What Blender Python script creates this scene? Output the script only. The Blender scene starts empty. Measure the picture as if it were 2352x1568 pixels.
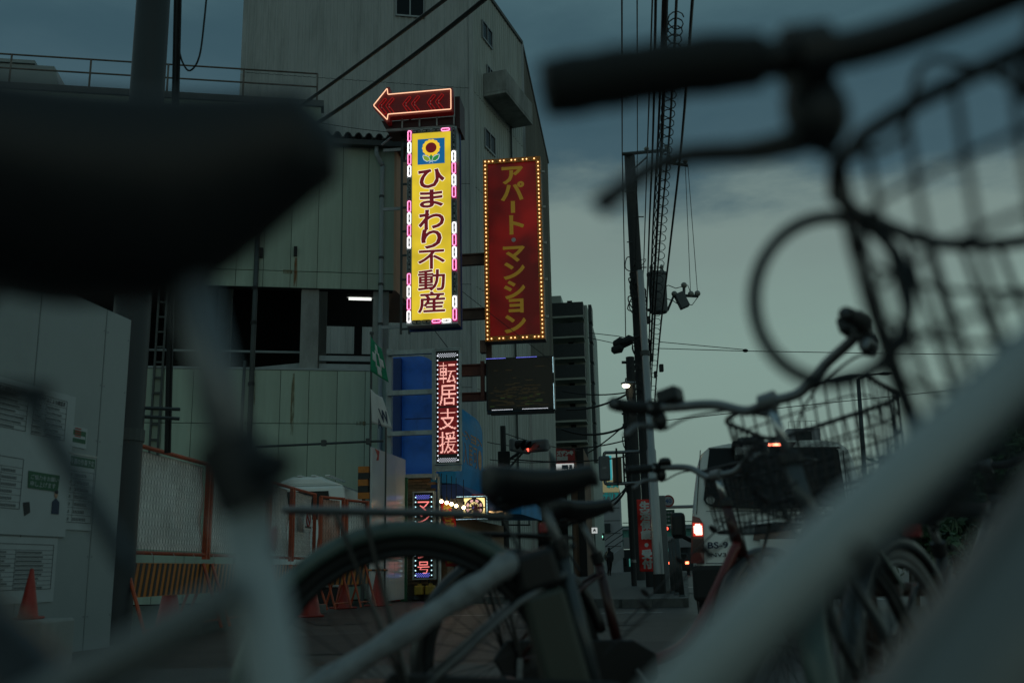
import bpy, bmesh, math, random
from mathutils import Vector, Matrix
random.seed(7)
R_ = math.radians
sc = bpy.context.scene
col = sc.collection

# ------------------------------------------------------------------ camera
CAMH = .62; W0, H0 = 2352.0, 1568.0; FPX = W0*35/36
PITCH = math.atan((1307-784)/FPX); ROLL = -.02
CAMM = (Matrix.Rotation(math.pi/2+PITCH, 3, 'X') @ Matrix.Rotation(ROLL, 3, 'Z'))
cd = bpy.data.cameras.new('camera'); cam = bpy.data.objects.new('camera', cd); col.objects.link(cam)
cam.matrix_world = Matrix.Translation((0, 0, CAMH)) @ CAMM.to_4x4()
cd.lens = 35; cd.sensor_width = 36; cd.clip_start = .02; cd.clip_end = 3000
cd.dof.use_dof = True; cd.dof.focus_distance = 22; cd.dof.aperture_fstop = 2.2; cd.dof.aperture_blades = 9
sc.camera = cam

# ------------------------------------------------------------------ sky (overcast dusk)
w = bpy.data.worlds.new('World'); sc.world = w; w.use_nodes = True
nt = w.node_tree; nt.nodes.clear()
def N(t, **k):
    n = nt.nodes.new(t)
    for a, b in k.items(): setattr(n, a, b)
    return n
L = nt.links.new
SUN_EL, SUN_AZ = R_(38), R_(150)
sky = N('ShaderNodeTexSky', sky_type='NISHITA', sun_disc=False, sun_elevation=R_(4), sun_rotation=SUN_AZ)
tc = N('ShaderNodeTexCoord'); sep = N('ShaderNodeSeparateXYZ'); L(tc.outputs['Generated'], sep.inputs[0])
mp = N('ShaderNodeMapping'); mp.inputs['Scale'].default_value = (1.6, 1.6, 4.5); mp.inputs['Location'].default_value = (.35, .2, .55)
L(tc.outputs['Generated'], mp.inputs[0])
no = N('ShaderNodeTexNoise'); no.inputs['Scale'].default_value = 1.5; no.inputs['Detail'].default_value = 8; no.inputs['Roughness'].default_value = .56
L(mp.outputs[0], no.inputs['Vector'])
ma = N('ShaderNodeMath', operation='MULTIPLY_ADD'); ma.inputs[1].default_value = .24; ma.inputs[2].default_value = -.125
L(no.outputs['Fac'], ma.inputs[0])
ad = N('ShaderNodeMath', operation='ADD'); L(sep.outputs['Z'], ad.inputs[0]); L(ma.outputs[0], ad.inputs[1])
rp = N('ShaderNodeValToRGB'); L(ad.outputs[0], rp.inputs[0]); rp.color_ramp.interpolation = 'EASE'
cr = rp.color_ramp
stops = [(0, (.19, .275, .245)), (.20, (.222, .325, .29)), (.335, (.20, .275, .255)), (.395, (.052, .105, .132)), (.45, (.040, .088, .113)), (.53, (.070, .140, .165)), (.66, (.072, .148, .176)), (1, (.11, .19, .215))]
while len(cr.elements) < len(stops): cr.elements.new(.5)
for e, (p, c) in zip(cr.elements, stops): e.position = p; e.color = (*c, 1)
bg1 = N('ShaderNodeBackground'); L(rp.outputs[0], bg1.inputs[0]); bg1.inputs[1].default_value = 1.0
bg2 = N('ShaderNodeBackground'); L(sky.outputs[0], bg2.inputs[0]); bg2.inputs[1].default_value = .05
mx = N('ShaderNodeMixShader'); mx.inputs[0].default_value = .93       # the thick cloud layer hides nearly all of the clear sky
L(bg2.outputs[0], mx.inputs[1]); L(bg1.outputs[0], mx.inputs[2])
out = N('ShaderNodeOutputWorld'); L(mx.outputs[0], out.inputs[0])
sl = bpy.data.lights.new('sun', 'SUN'); so = bpy.data.objects.new('sun', sl); col.objects.link(so)
sl.energy = .05; sl.angle = R_(40); sl.color = (1, .96, .9)
so.rotation_euler = (math.pi/2-SUN_EL, 0, math.pi-SUN_AZ+math.pi)
so.location = (0, 0, 30)
vs = sc.view_settings; vs.view_transform = 'Standard'; vs.look = 'None'; vs.gamma = 1; vs.exposure = 0; vs.use_curve_mapping = False
sc.render.engine = 'CYCLES'
cy = sc.cycles; cy.use_denoising = True; cy.max_bounces = 6; cy.diffuse_bounces = 3; cy.glossy_bounces = 3; cy.transparent_max_bounces = 12
cy.sample_clamp_indirect = 4; cy.caustics_reflective = False; cy.caustics_refractive = False
try: cy.denoiser = 'OPENIMAGEDENOISE'; cy.denoising_input_passes = 'RGB_ALBEDO_NORMAL'
except Exception: pass

# ------------------------------------------------------------------ where a direction of view meets the place
def ray(u, v): return CAMM @ Vector(((u-W0/2)/FPX, (H0/2-v)/FPX, -1))
C0 = Vector((0, 0, CAMH))
def P(u, v, Y): d = ray(u, v); return C0 + d*(Y/d.y)
def G(u, v, z=0): d = ray(u, v); return C0 + d*((z-CAMH)/d.z)
class Plane:                    # a vertical plane through a point; uv gives metres along it and height
    def __init__(s, o, rz): s.o = Vector((o[0], o[1], 0)); s.rz = rz; s.x = Vector((math.cos(rz), math.sin(rz), 0)); s.n = Vector((-math.sin(rz), math.cos(rz), 0))
    def uv(s, u, v):
        d = ray(u, v); t = (s.o-C0).dot(s.n)/d.dot(s.n); p = C0+d*t; return (p-s.o).dot(s.x), p.z
    def rect(s, u0, v0, u1, v1):
        a, b, c, d = s.uv(u0, v0), s.uv(u1, v0), s.uv(u0, v1), s.uv(u1, v1)
        return (a[0]+c[0])/2, (b[0]+d[0])/2, (c[1]+d[1])/2, (a[1]+b[1])/2
AZ = R_(9.5)                    # the street runs this far right of the view
RZS = math.pi/2-AZ              # local x along the street
RZF = -R_(7)                    # signs that face up the street

# ------------------------------------------------------------------ materials
MATS = {}
def mat(name, c=(.5, .5, .5), rough=.6, metal=0, var=.12, scale=6, bump=0, emit=0, ecol=None, stretch=1, bscale=None, coat=0, dirt=None, spec=.5, trans=0, dlo=.45, rnd=0, enoise=None, dscale=None, patchy=False):
    if name in MATS: return MATS[name]
    m = bpy.data.materials.new(name); m.use_nodes = True; MATS[name] = m
    t = m.node_tree; b = t.nodes['Principled BSDF']
    b.inputs['Base Color'].default_value = (*c, 1); b.inputs['Roughness'].default_value = rough; b.inputs['Metallic'].default_value = metal
    b.inputs['Specular IOR Level'].default_value = spec
    if coat: b.inputs['Coat Weight'].default_value = coat; b.inputs['Coat Roughness'].default_value = .15
    if trans: b.inputs['Transmission Weight'].default_value = trans
    if emit:
        b.inputs['Emission Color'].default_value = (*(ecol or c), 1); b.inputs['Emission Strength'].default_value = emit
    if enoise:                       # uneven lamps behind a lit face
        e_tc = t.nodes.new('ShaderNodeTexCoord'); e_n = t.nodes.new('ShaderNodeTexNoise'); e_n.inputs['Scale'].default_value = enoise[0]; e_n.inputs['Detail'].default_value = 2; t.links.new(e_tc.outputs['Object'], e_n.inputs['Vector'])
        e_m = t.nodes.new('ShaderNodeMapRange'); e_m.inputs[1].default_value = enoise[3] if len(enoise) > 3 else .3; e_m.inputs[2].default_value = .72; e_m.inputs[3].default_value = enoise[1]; e_m.inputs[4].default_value = enoise[2]; t.links.new(e_n.outputs['Fac'], e_m.inputs[0]); t.links.new(e_m.outputs[0], b.inputs['Emission Strength'])
    if var or bump:
        tc = t.nodes.new('ShaderNodeTexCoord'); mp = t.nodes.new('ShaderNodeMapping'); mp.inputs['Scale'].default_value = (1, 1, stretch)
        t.links.new(tc.outputs['Object'], mp.inputs[0])
        n = t.nodes.new('ShaderNodeTexNoise'); n.inputs['Scale'].default_value = scale; n.inputs['Detail'].default_value = 6; n.inputs['Roughness'].default_value = .6
        t.links.new(mp.outputs[0], n.inputs['Vector'])
        if var:
            r = t.nodes.new('ShaderNodeValToRGB'); t.links.new(n.outputs['Fac'], r.inputs[0])
            e = r.color_ramp.elements; e[0].position = .28; e[1].position = .72
            e[0].color = (*[x*(1-var) for x in c], 1); e[1].color = (*[min(1, x*(1+var)) for x in c], 1)
            o = r.outputs[0]
            if dirt:
                n2 = t.nodes.new('ShaderNodeTexNoise'); n2.inputs['Scale'].default_value = dscale or scale*.35; n2.inputs['Detail'].default_value = 8; n2.inputs['Roughness'].default_value = .7
                t.links.new(mp.outputs[0], n2.inputs['Vector'])
                r2 = t.nodes.new('ShaderNodeValToRGB'); r2.color_ramp.elements[0].position = dlo; r2.color_ramp.elements[1].position = dlo+.35
                t.links.new(n2.outputs['Fac'], r2.inputs[0])
                mxn = t.nodes.new('ShaderNodeMix'); mxn.data_type = 'RGBA'; t.links.new(r2.outputs[0], mxn.inputs['Factor'])
                t.links.new(o, mxn.inputs[6]); mxn.inputs[7].default_value = (*dirt, 1); o = mxn.outputs[2]
            if rnd:
                oi = t.nodes.new('ShaderNodeObjectInfo'); m4 = t.nodes.new('ShaderNodeMapRange'); m4.inputs[3].default_value = 1-rnd; m4.inputs[4].default_value = 1+rnd; t.links.new(oi.outputs['Random'], m4.inputs[0])
                hs = t.nodes.new('ShaderNodeHueSaturation'); t.links.new(m4.outputs[0], hs.inputs['Value']); t.links.new(o, hs.inputs['Color']); o = hs.outputs[0]
            t.links.new(o, b.inputs['Base Color'])
            mr = t.nodes.new('ShaderNodeMapRange'); mr.inputs[3].default_value = max(0, rough-.08); mr.inputs[4].default_value = min(1, rough+.1)
            t.links.new(n.outputs['Fac'], mr.inputs[0]); t.links.new(mr.outputs[0], b.inputs['Roughness'])
        if patchy:                   # a stain with gaps and soft ends
            n5 = t.nodes.new('ShaderNodeTexNoise'); n5.inputs['Scale'].default_value = 14; n5.inputs['Detail'].default_value = 5; m5 = t.nodes.new('ShaderNodeMapping'); m5.inputs['Scale'].default_value = (1, 1, .12); t.links.new(tc.outputs['Object'], m5.inputs[0]); t.links.new(m5.outputs[0], n5.inputs['Vector'])
            r5 = t.nodes.new('ShaderNodeMapRange'); r5.inputs[1].default_value = .38; r5.inputs[2].default_value = .66; r5.inputs[4].default_value = .85; t.links.new(n5.outputs['Fac'], r5.inputs[0]); t.links.new(r5.outputs[0], b.inputs['Alpha'])
        if bump:
            n3 = t.nodes.new('ShaderNodeTexNoise'); n3.inputs['Scale'].default_value = bscale or scale*4; n3.inputs['Detail'].default_value = 4
            t.links.new(tc.outputs['Object'], n3.inputs['Vector'])
            bp = t.nodes.new('ShaderNodeBump'); bp.inputs['Strength'].default_value = bump; bp.inputs['Distance'].default_value = .02
            t.links.new(n3.outputs['Fac'], bp.inputs['Height']); t.links.new(bp.outputs[0], b.inputs['Normal'])
    return m
mat('asphalt', (.032, .031, .029), .46, var=.4, scale=2, bump=.5, bscale=90, dirt=(.055, .052, .046))
mat('pavement', (.075, .073, .068), .6, var=.25, scale=2, bump=.4, bscale=60, dirt=(.045, .044, .04), rnd=.15)
mat('kerb', (.13, .13, .122), .8, var=.3, scale=5, bump=.3, dirt=(.09, .088, .08))
mat('concrete', (.32, .33, .315), .85, var=.22, scale=2.5, bump=.25, dirt=(.12, .118, .11), stretch=.35)
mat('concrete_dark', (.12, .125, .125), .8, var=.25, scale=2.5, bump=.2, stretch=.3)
mat('pole_concrete', (.035, .036, .036), .85, var=.25, scale=5, bump=.2, stretch=.2)
mat('pole_steel_grey', (.028, .035, .04), .5, var=.2, scale=4, stretch=.15)
mat('alc', (.44, .53, .435), .85, var=.09, scale=1.2, bump=.15, bscale=40, dirt=(.33, .385, .31), stretch=.08, dlo=.46, rnd=.08, dscale=2.6)
mat('alc_end', (.62, .37, .25), .85, var=.1, scale=1.2)
mat('rust', (.26, .10, .025), .9, var=.4, scale=9, stretch=.2, patchy=True)
mat('seam', (.03, .032, .03), .9, var=0)
mat('corrugated', (.44, .455, .45), .55, var=.10, scale=.5, stretch=.15, dirt=(.27, .285, .275), dlo=.45, rnd=.05, dscale=2.2)
mat('corrugated_side', (.46, .49, .46), .55, var=.14, scale=1.2, stretch=.08, dirt=(.27, .275, .24), dlo=.44, rnd=.05, dscale=3)
mat('corrugated_dark', (.17, .165, .14), .75, var=.35, scale=1.2, stretch=.05, dirt=(.08, .073, .06))  # darker, browner and more streaked than corrugated_side
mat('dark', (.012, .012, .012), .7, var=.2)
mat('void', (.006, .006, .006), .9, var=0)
mat('glass_dark', (.010, .013, .015), .22, var=0, spec=.22)
mat('alu', (.33, .34, .34), .4, metal=.6, var=.1, scale=10)
mat('steel_frame', (.42, .46, .46), .5, metal=.2, var=.15, scale=8, dirt=(.16, .15, .13))
mat('pipe_grey', (.34, .38, .39), .5, var=.15, scale=4, stretch=.3)
mat('pipe_dark', (.06, .068, .068), .5, metal=.3, var=.2, scale=4)
mat('rail_rust', (.16, .14, .12), .7, var=.4, scale=6, dirt=(.12, .055, .03))
mat('tile_roof', (.05, .055, .055), .6, var=.2)
mat('beam_brown', (.19, .115, .085), .6, var=.25, scale=4, dirt=(.10, .06, .045))
mat('beam_red', (.20, .06, .04), .6, var=.25, scale=4, dirt=(.10, .035, .025))
mat('orange_paint', (.50, .075, .02), .5, var=.25, scale=8, dirt=(.22, .06, .03))
mat('cone_red', (.36, .022, .010), .45, var=.15, scale=8, dirt=(.2, .035, .02))
mat('wire', (.022, .014, .011), .7, var=.1)
mat('sheet_white', (.88, .85, .81), .45, var=.16, scale=4, bump=.6, bscale=9, dirt=(.50, .45, .41))
mat('sheet_red', (.62, .30, .22), .45, var=.3, scale=4, bump=1.0, bscale=9, dirt=(.72, .62, .56))
mat('tiger_yellow', (.52, .16, .015), .5, var=.2)
mat('tiger_black', (.012, .012, .012), .5, var=.1)
mat('hoard_white', (.29, .33, .335), .42, var=.06, scale=1.5, dirt=(.22, .245, .25), dlo=.5, rnd=.06, bump=.08, bscale=3)
mat('hoard_gloss', (.52, .52, .52), .16, var=.04, scale=2)
mat('paper', (.40, .44, .45), .5, var=.05)
mat('ink', (.02, .021, .024), .6, var=0)
mat('ink_green', (.022, .105, .05), .55, var=.06)
mat('ink_navy', (.02, .035, .075), .6, var=0)
mat('ink_red', (.35, .03, .02), .6, var=0)
mat('skin', (.45, .27, .18), .6, var=.05)
mat('blue_panel', (.03, .22, .98), .38, var=.10, scale=1.5, dirt=(.012, .035, .2))
mat('blue_fascia', (.016, .30, .66), .6, var=.1, scale=1.5, dirt=(.015, .11, .26))
mat('blue_deep', (.010, .05, .22), .45, var=.1)
mat('faded_orange', (.62, .33, .17), .6, var=.25, scale=8)
mat('faded_pale', (.20, .30, .40), .6, var=.25, scale=8)
mat('brick', (.26, .15, .085), .85, var=.25, scale=12, rnd=.25)
mat('mortar', (.10, .075, .05), .9, var=.1)
mat('black_plastic', (.010, .010, .011), .42, var=.1)
mat('black_rubber', (.011, .011, .011), .7, var=.1)
mat('black_leather', (.011, .012, .014), .40, var=.15, scale=40, bump=.12, bscale=300)
mat('chrome', (.55, .56, .57), .2, metal=1, var=.05)
mat('dull_steel', (.22, .228, .235), .42, metal=.7, var=.2, scale=20)
mat('bike_white', (.42, .455, .455), .30, var=.07, scale=6, coat=.35)
mat('bike_grey', (.07, .08, .085), .32, metal=.3, var=.1, scale=10, coat=.3)
mat('bike_green', (.085, .125, .11), .32, var=.12, scale=10, coat=.25)
mat('bike_black', (.014, .014, .015), .3, var=.1, coat=.3)
mat('bike_white_shaded', (.20, .215, .215), .4, var=.12, scale=9, coat=.2)  # shaded copy of bike_white: shade on the down tube put into the colour
mat('bike_maroon', (.05, .010, .009), .3, var=.1, coat=.3)
mat('bike_red', (.16, .015, .012), .3, var=.1, coat=.3)
mat('sleeve', (.27, .285, .295), .28, var=.3, scale=14, bump=.4, bscale=26)
mat('battery', (.06, .068, .055), .4, var=.1)
mat('tyre_wall', (.24, .25, .25), .6, var=.1)
mat('reflector_red', (.35, .02, .02), .15, var=0)
mat('reflector_amber', (.5, .16, .02), .15, var=0)
mat('van_white', (.84, .86, .84), .18, var=.03, coat=.6)
mat('tail_red', (.16, .006, .006), .12, var=0, coat=.5)
mat('tail_dark', (.05, .012, .012), .12, var=.1, coat=.5)
mat('cable', (.010, .010, .010), .6, var=0)
mat('cable_thick', (.02, .024, .024), .6, var=0)
mat('transformer', (.10, .115, .12), .55, var=.12)
mat('insulator', (.25, .25, .22), .3, var=0)
mat('apartment_wall', (.50, .56, .51), .85, var=.1, scale=.6, dirt=(.40, .44, .40), stretch=.2)
mat('balcony_dark', (.035, .045, .05), .5, var=.2)
mat('brown_wall', (.19, .115, .075), .85, var=.3, scale=.8, stretch=.1)
mat('grey_far', (.38, .38, .40), .85, var=.08, scale=.3)
mat('teal_far', (.05, .19, .17), .6, var=.12)
mat('teal_bridge', (.13, .36, .30), .6, var=.12)
mat('dark_far', (.035, .042, .045), .8, var=.25, scale=.4)
mat('sign_red_flat', (.33, .02, .02), .5, var=.08)
mat('flag_red', (.60, .022, .016), .75, var=.12, scale=5)
mat('flag_green', (.016, .26, .13), .75, var=.12)
mat('flag_white', (.7, .67, .65), .8, var=.1, scale=4)
mat('letter_yellow', (.72, .46, .05), .7, var=.08)
mat('letter_gold', (.60, .34, .03), .4, var=.08, emit=.10, ecol=(.75, .42, .03))
mat('letter_white', (.5, .5, .48), .7, var=.05)
mat('road_paint', (.38, .38, .36), .7, var=.35, scale=8)
mat('leaf', (.035, .085, .03), .6, var=.4, scale=3)
mat('leaf_dark', (.022, .055, .022), .6, var=.4, scale=3)
mat('bark', (.06, .045, .03), .9, var=.3)
mat('coat_dark', (.015, .015, .018), .85, var=.1)
mat('bag_cream', (.45, .40, .28), .7, var=.1)
mat('yellow_block', (.36, .24, .03), .7, var=.25)
mat('rail_brown', (.05, .026, .02), .5, var=.2)
mat('off_white', (.62, .62, .6), .5, var=.1)
mat('arrow_box', (.16, .010, .010), .45, var=.15, emit=.05, ecol=(.35, .01, .01))
mat('arrow_dark', (.045, .006, .006), .5, var=.15)
mat('red_board', (.20, .010, .008), .4, var=.12, scale=1.2, emit=.10, ecol=(.60, .012, .008), enoise=(.9, .04, .17, .40))
mat('bulb_frame', (.55, .22, .03), .4, var=.2, scale=20)
mat('reflect_foil', (.30, .31, .31), .3, metal=.6, var=.3, scale=8)
mat('magenta_foil', (.26, .015, .08), .35, metal=.3, var=.25, scale=8)
mat('sun_blue', (.01, .13, .36), .4, var=0, emit=.55, ecol=(.008, .16, .42))
def em(name, c, s, base=(.02, .02, .02)): return mat(name, base, .4, var=0, emit=s, ecol=c)
mat('e_yellow', (.4, .3, .03), .4, var=0, emit=.8, ecol=(.92, .66, .03), enoise=(1.6, .58, .86)); em('e_red_text', (.20, .004, .012), .55); em('e_cream', (1, .93, .72), 1.0)
em('e_petal', (.95, .62, .03), .9); em('e_leaf', (.03, .30, .06), .7); em('e_leaf2', (.28, .42, .03), .8); em('e_white_line', (.8, .9, .9), .8); em('e_petal_line', (.3, .12, .01), .5)
em('e_neon_white', (1, .93, .92), 2.2); em('e_neon_pink', (1, .30, .58), 1.9); em('e_neon_warm', (1, .55, .34), 1.3)
mat('neon_red_dim', (.3, .012, .012), .3, var=0, emit=.35, ecol=(.55, .012, .012)); mat('neon_off', (.10, .13, .13), .2, var=0)
em('e_halo_white', (.50, .58, .60), .32, (.4, .4, .4)); em('e_halo_pink', (.42, .015, .14), .42, (.3, .03, .1))  # plates behind the neon glow by themselves: the tubes' halo painted in
em('e_bulb', (1, .60, .25), 2.7); em('e_bulb_small', (1, .74, .40), 24)
em('e_led_red', (1, .50, .42), 1.6); em('e_led_halo', (.33, .012, .015), .28, (.05, .004, .004)); em('e_led_red2', (1, .24, .22), 1.25)
em('e_led_white', (.85, .9, 1), 1.3); em('e_led_blue', (.20, .22, 1), 1.6); em('e_led_cyan', (.55, .9, 1), 1.6)
em('e_led_yellow', (1, .78, .30), 1.7); em('e_led_pinkish', (1, .55, .5), 1.2); em('led_black', (.001, .001, .001), .0)
mat('led_panel', (.010, .006, .006), .35, var=0); mat('led_panel_brown', (.035, .020, .010), .4, var=0)
em('e_tube', (.95, 1, .93), 1.3); em('e_tail', (1, .16, .07), 6.5); em('e_tail_hot', (1, .62, .48), 3.2); em('e_brake', (1, .18, .10), 7)
em('e_signal_red', (1, .10, .06), 2.6); em('e_signal_green', (.35, 1, .75), 1.8); em('e_lamp', (1, .93, .62), 7); em('e_lamp_cool', (.8, 1, .95), 4)
em('e_cyan', (.05, .50, .55), .55); em('e_signwhite', (.8, .86, .84), .55); em('e_tealwin', (.08, .42, .36), .35); em('e_screen1', (.33, .22, .05), .05); em('e_screen2', (.16, .30, .06), .12)
em('e_beige', (.62, .52, .24), .22, (.4, .38, .25)); em('e_teal_letter', (.02, .33, .33), .2, (.05, .3, .3)); em('e_orange', (1, .38, .08), .9)
mat('lens_dark', (.01, .01, .01), .2, var=0); mat('signal_grey', (.15, .16, .165), .5, var=.15)
mat('blue_num', (.02, .09, .25), .5, var=0); mat('road_green', (.012, .075, .05), .5, var=0)

# ------------------------------------------------------------------ mesh building
class MB:
    def __init__(s): s.v = []; s.f = []
    def add(s, v, f, tf=None):
        o = len(s.v); s.v += [tuple(tf @ Vector(p)) if tf is not None else tuple(p) for p in v]; s.f += [tuple(i+o for i in q) for q in f]; return s
    def box(s, x0, x1, y0, y1, z0, z1, tf=None):
        v = [(x, y, z) for z in (z0, z1) for y in (y0, y1) for x in (x0, x1)]
        return s.add(v, [(0, 2, 3, 1), (4, 5, 7, 6), (0, 1, 5, 4), (2, 6, 7, 3), (0, 4, 6, 2), (1, 3, 7, 5)], tf)
    def tube(s, pts, r, n=8, closed=False, cap=True, flat=None):
        pts = [Vector(p) for p in pts]; m = len(pts); rr = r if isinstance(r, (list, tuple)) else [r]*m
        o = len(s.v); prev = None
        for i, p in enumerate(pts):
            if closed: t = pts[(i+1) % m]-pts[i-1]
            else: t = pts[min(i+1, m-1)]-pts[max(i-1, 0)]
            if t.length < 1e-9: t = Vector((0, 0, 1))
            t.normalize()
            if prev is None:
                a = Vector((0, 0, 1)) if abs(t.z) < .9 else Vector((0, 1, 0)); x = t.cross(a).normalized()
            else:
                x = prev-t*prev.dot(t)
                if x.length < 1e-6: x = t.orthogonal()
                x.normalize()
            prev = x; y = t.cross(x); k = flat or 1
            for j in range(n):
                a = 2*math.pi*j/n; s.v.append(tuple(p+(x*math.cos(a)*k+y*math.sin(a))*rr[i]))
        for i in range(m if closed else m-1):
            a = o+i*n; b = o+((i+1) % m)*n
            for j in range(n): s.f.append((a+j, a+(j+1) % n, b+(j+1) % n, b+j))
        if cap and not closed: s.f.append(tuple(o+j for j in range(n))[::-1]); s.f.append(tuple(o+(m-1)*n+j for j in range(n)))
        return s
    def cyl(s, a, b, r0, r1=None, n=12): return s.tube([a, b], [r0, r0 if r1 is None else r1], n)
    def lathe(s, prof, n=16, c=(0, 0, 0), tf=None):
        o = []; f = []
        for r, z in prof: o += [(c[0]+r*math.cos(2*math.pi*j/n), c[1]+r*math.sin(2*math.pi*j/n), c[2]+z) for j in range(n)]
        for i in range(len(prof)-1): f += [(i*n+j, i*n+(j+1) % n, (i+1)*n+(j+1) % n, (i+1)*n+j) for j in range(n)]
        f.append(tuple(range(n))[::-1]); k = (len(prof)-1)*n; f.append(tuple(range(k, k+n)))
        return s.add(o, f, tf)
    def ball(s, c, r, n=8, m=6, sq=(1, 1, 1)):
        v = []; f = []
        for i in range(1, m):
            a = math.pi*i/m
            v += [(c[0]+r*sq[0]*math.sin(a)*math.cos(2*math.pi*j/n), c[1]+r*sq[1]*math.sin(a)*math.sin(2*math.pi*j/n), c[2]+r*sq[2]*math.cos(a)) for j in range(n)]
        for i in range(m-2): f += [(i*n+j, (i+1)*n+j, (i+1)*n+(j+1) % n, i*n+(j+1) % n) for j in range(n)]
        t = len(v); v += [(c[0], c[1], c[2]+r*sq[2]), (c[0], c[1], c[2]-r*sq[2])]
        f += [(t, j, (j+1) % n) for j in range(n)]; k = (m-2)*n; f += [(t+1, k+(j+1) % n, k+j) for j in range(n)]
        return s.add(v, f)
    def prism(s, poly, y0, y1, tf=None):             # outline in x,z drawn out along y
        n = len(poly); v = [(x, y0, z) for x, z in poly]+[(x, y1, z) for x, z in poly]
        return s.add(v, [tuple(range(n)), tuple(range(2*n-1, n-1, -1))]+[(i+n, (i+1) % n+n, (i+1) % n, i) for i in range(n)], tf)
    def grid(s, nu, nv, fn):
        o = len(s.v)
        for j in range(nv+1):
            for i in range(nu+1): s.v.append(tuple(fn(i/nu, j/nv)))
        for j in range(nv):
            for i in range(nu): a = o+j*(nu+1)+i; s.f.append((a, a+1, a+nu+2, a+nu+1))
        return s
    def mesh(s, name, m, smooth=False):
        me = bpy.data.meshes.new(name); me.from_pydata(s.v, [], s.f); me.validate(); me.materials.append(MATS[m] if isinstance(m, str) else m)
        bm = bmesh.new(); bm.from_mesh(me); bmesh.ops.recalc_face_normals(bm, faces=bm.faces); bm.to_mesh(me); bm.free()
        if smooth: me.shade_smooth()
        return me
    def build(s, name, m, parent=None, smooth=False, bevel=0, thick=0, auto=False):
        o = bpy.data.objects.new(name, s.mesh(name, m, smooth or auto)); col.objects.link(o); o.parent = parent
        if thick: md = o.modifiers.new('thick', 'SOLIDIFY'); md.thickness = thick
        if bevel: md = o.modifiers.new('bevel', 'BEVEL'); md.width = bevel; md.segments = 2; md.limit_method = 'ANGLE'; md.angle_limit = R_(40)
        if auto:
            for p in o.data.polygons: p.use_smooth = True
            try: o.data.set_sharp_from_angle(angle=R_(40))
            except Exception: pass
        return o
def tag(o, label, cat, group=None, kind=None):
    if label: o['label'] = label
    if cat: o['category'] = cat
    if group: o['group'] = group
    if kind: o['kind'] = kind
    return o
def T(name, label, cat, loc=(0, 0, 0), rz=0, group=None):
    o = bpy.data.objects.new(name, None); col.objects.link(o); o.location = loc; o.rotation_euler = (0, 0, rz); o.empty_display_size = .1
    return tag(o, label, cat, group)
def inst(name, me, parent, loc=(0, 0, 0), rot=None, scale=None):
    o = bpy.data.objects.new(name, me); col.objects.link(o); o.parent = parent; o.location = loc
    if rot: o.rotation_euler = rot
    if scale: o.scale = scale
    return o
def copy_tree(o, parent=None):
    c = o.copy(); col.objects.link(c); c.parent = parent
    for ch in list(o.children): copy_tree(ch, c)
    return c
# lettering: glyph outlines turned into flat faces, fitted into a box in x,z at depth y
TC = {}
def glyph(body, off=0.0, res=3):
    k = (body, off)
    if k in TC: return TC[k]
    cu = bpy.data.curves.new('lettering', 'FONT'); cu.body = body; cu.offset = off; cu.resolution_u = res; cu.size = 1
    o = bpy.data.objects.new('lettering', cu); col.objects.link(o)
    dg = bpy.context.evaluated_depsgraph_get(); me = bpy.data.meshes.new_from_object(o.evaluated_get(dg))
    v = [tuple(p.co) for p in me.vertices]; f = [tuple(p.vertices) for p in me.polygons]
    bpy.data.objects.remove(o); bpy.data.curves.remove(cu); bpy.data.meshes.remove(me)
    TC[k] = (v, f); return TC[k]
def put(mb, body, x0, x1, z0, z1, y=0, off=0.0, mirror=False, bb=None, depth=.004, tf=None):
    v, f = glyph(body, off)
    if not v: return
    vb = bb or glyph(body, 0)[0]
    a, b = min(p[0] for p in vb), max(p[0] for p in vb); c, d = min(p[1] for p in vb), max(p[1] for p in vb)
    sx = (x1-x0)/max(1e-6, b-a); sz = (z1-z0)/max(1e-6, d-c)
    q = []
    for p in v:
        x = (p[0]-a)*sx
        if mirror: x = (x1-x0)-x
        q.append((x0+x, y, z0+(p[1]-c)*sz))
    n = len(q); ed = {}
    for fc in f:
        for i in range(len(fc)):
            e = (fc[i], fc[(i+1) % len(fc)]); ed[e] = 1
    side = [(e[1], e[0], e[0]+n, e[1]+n) for e in ed if (e[1], e[0]) not in ed]
    mb.add(q+[(x, yy+depth, z) for x, yy, z in q], f+side, tf)
def bold(mb, body, x0, x1, z0, z1, y, off, grow, mirror=False):      # thickened strokes: the glyph stepped round a small circle, each copy a hair in front
    for k in range(8):
        a = k*math.pi/4; put(mb, body, x0+grow*math.cos(a), x1+grow*math.cos(a), z0+grow*math.sin(a), z1+grow*math.sin(a), y-.0003*k, off, depth=.0002, mirror=mirror)
def raster(body, n, off=0.0):                 # glyph sampled on an n by n lamp matrix
    v, f = glyph(body, off); a, b = min(p[0] for p in v), max(p[0] for p in v); c, d = min(p[1] for p in v), max(p[1] for p in v)
    hit = set()
    for fc in f:
        for k in range(1, len(fc)-1):
            A, B, C = (v[fc[0]], v[fc[k]], v[fc[k+1]])
            def nx(p): return ((p[0]-a)/(b-a)*n-.5, (p[1]-c)/(d-c)*n-.5)
            A, B, C = nx(A), nx(B), nx(C)
            for i in range(max(0, math.floor(min(A[0], B[0], C[0]))), min(n-1, math.ceil(max(A[0], B[0], C[0])))+1):
                for j in range(max(0, math.floor(min(A[1], B[1], C[1]))), min(n-1, math.ceil(max(A[1], B[1], C[1])))+1):
                    def cr(p, q): return (q[0]-p[0])*(j-p[1])-(q[1]-p[1])*(i-p[0])
                    s = (cr(A, B), cr(B, C), cr(C, A))
                    if all(x >= -1e-9 for x in s) or all(x <= 1e-9 for x in s): hit.add((i, j))
    return hit
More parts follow.
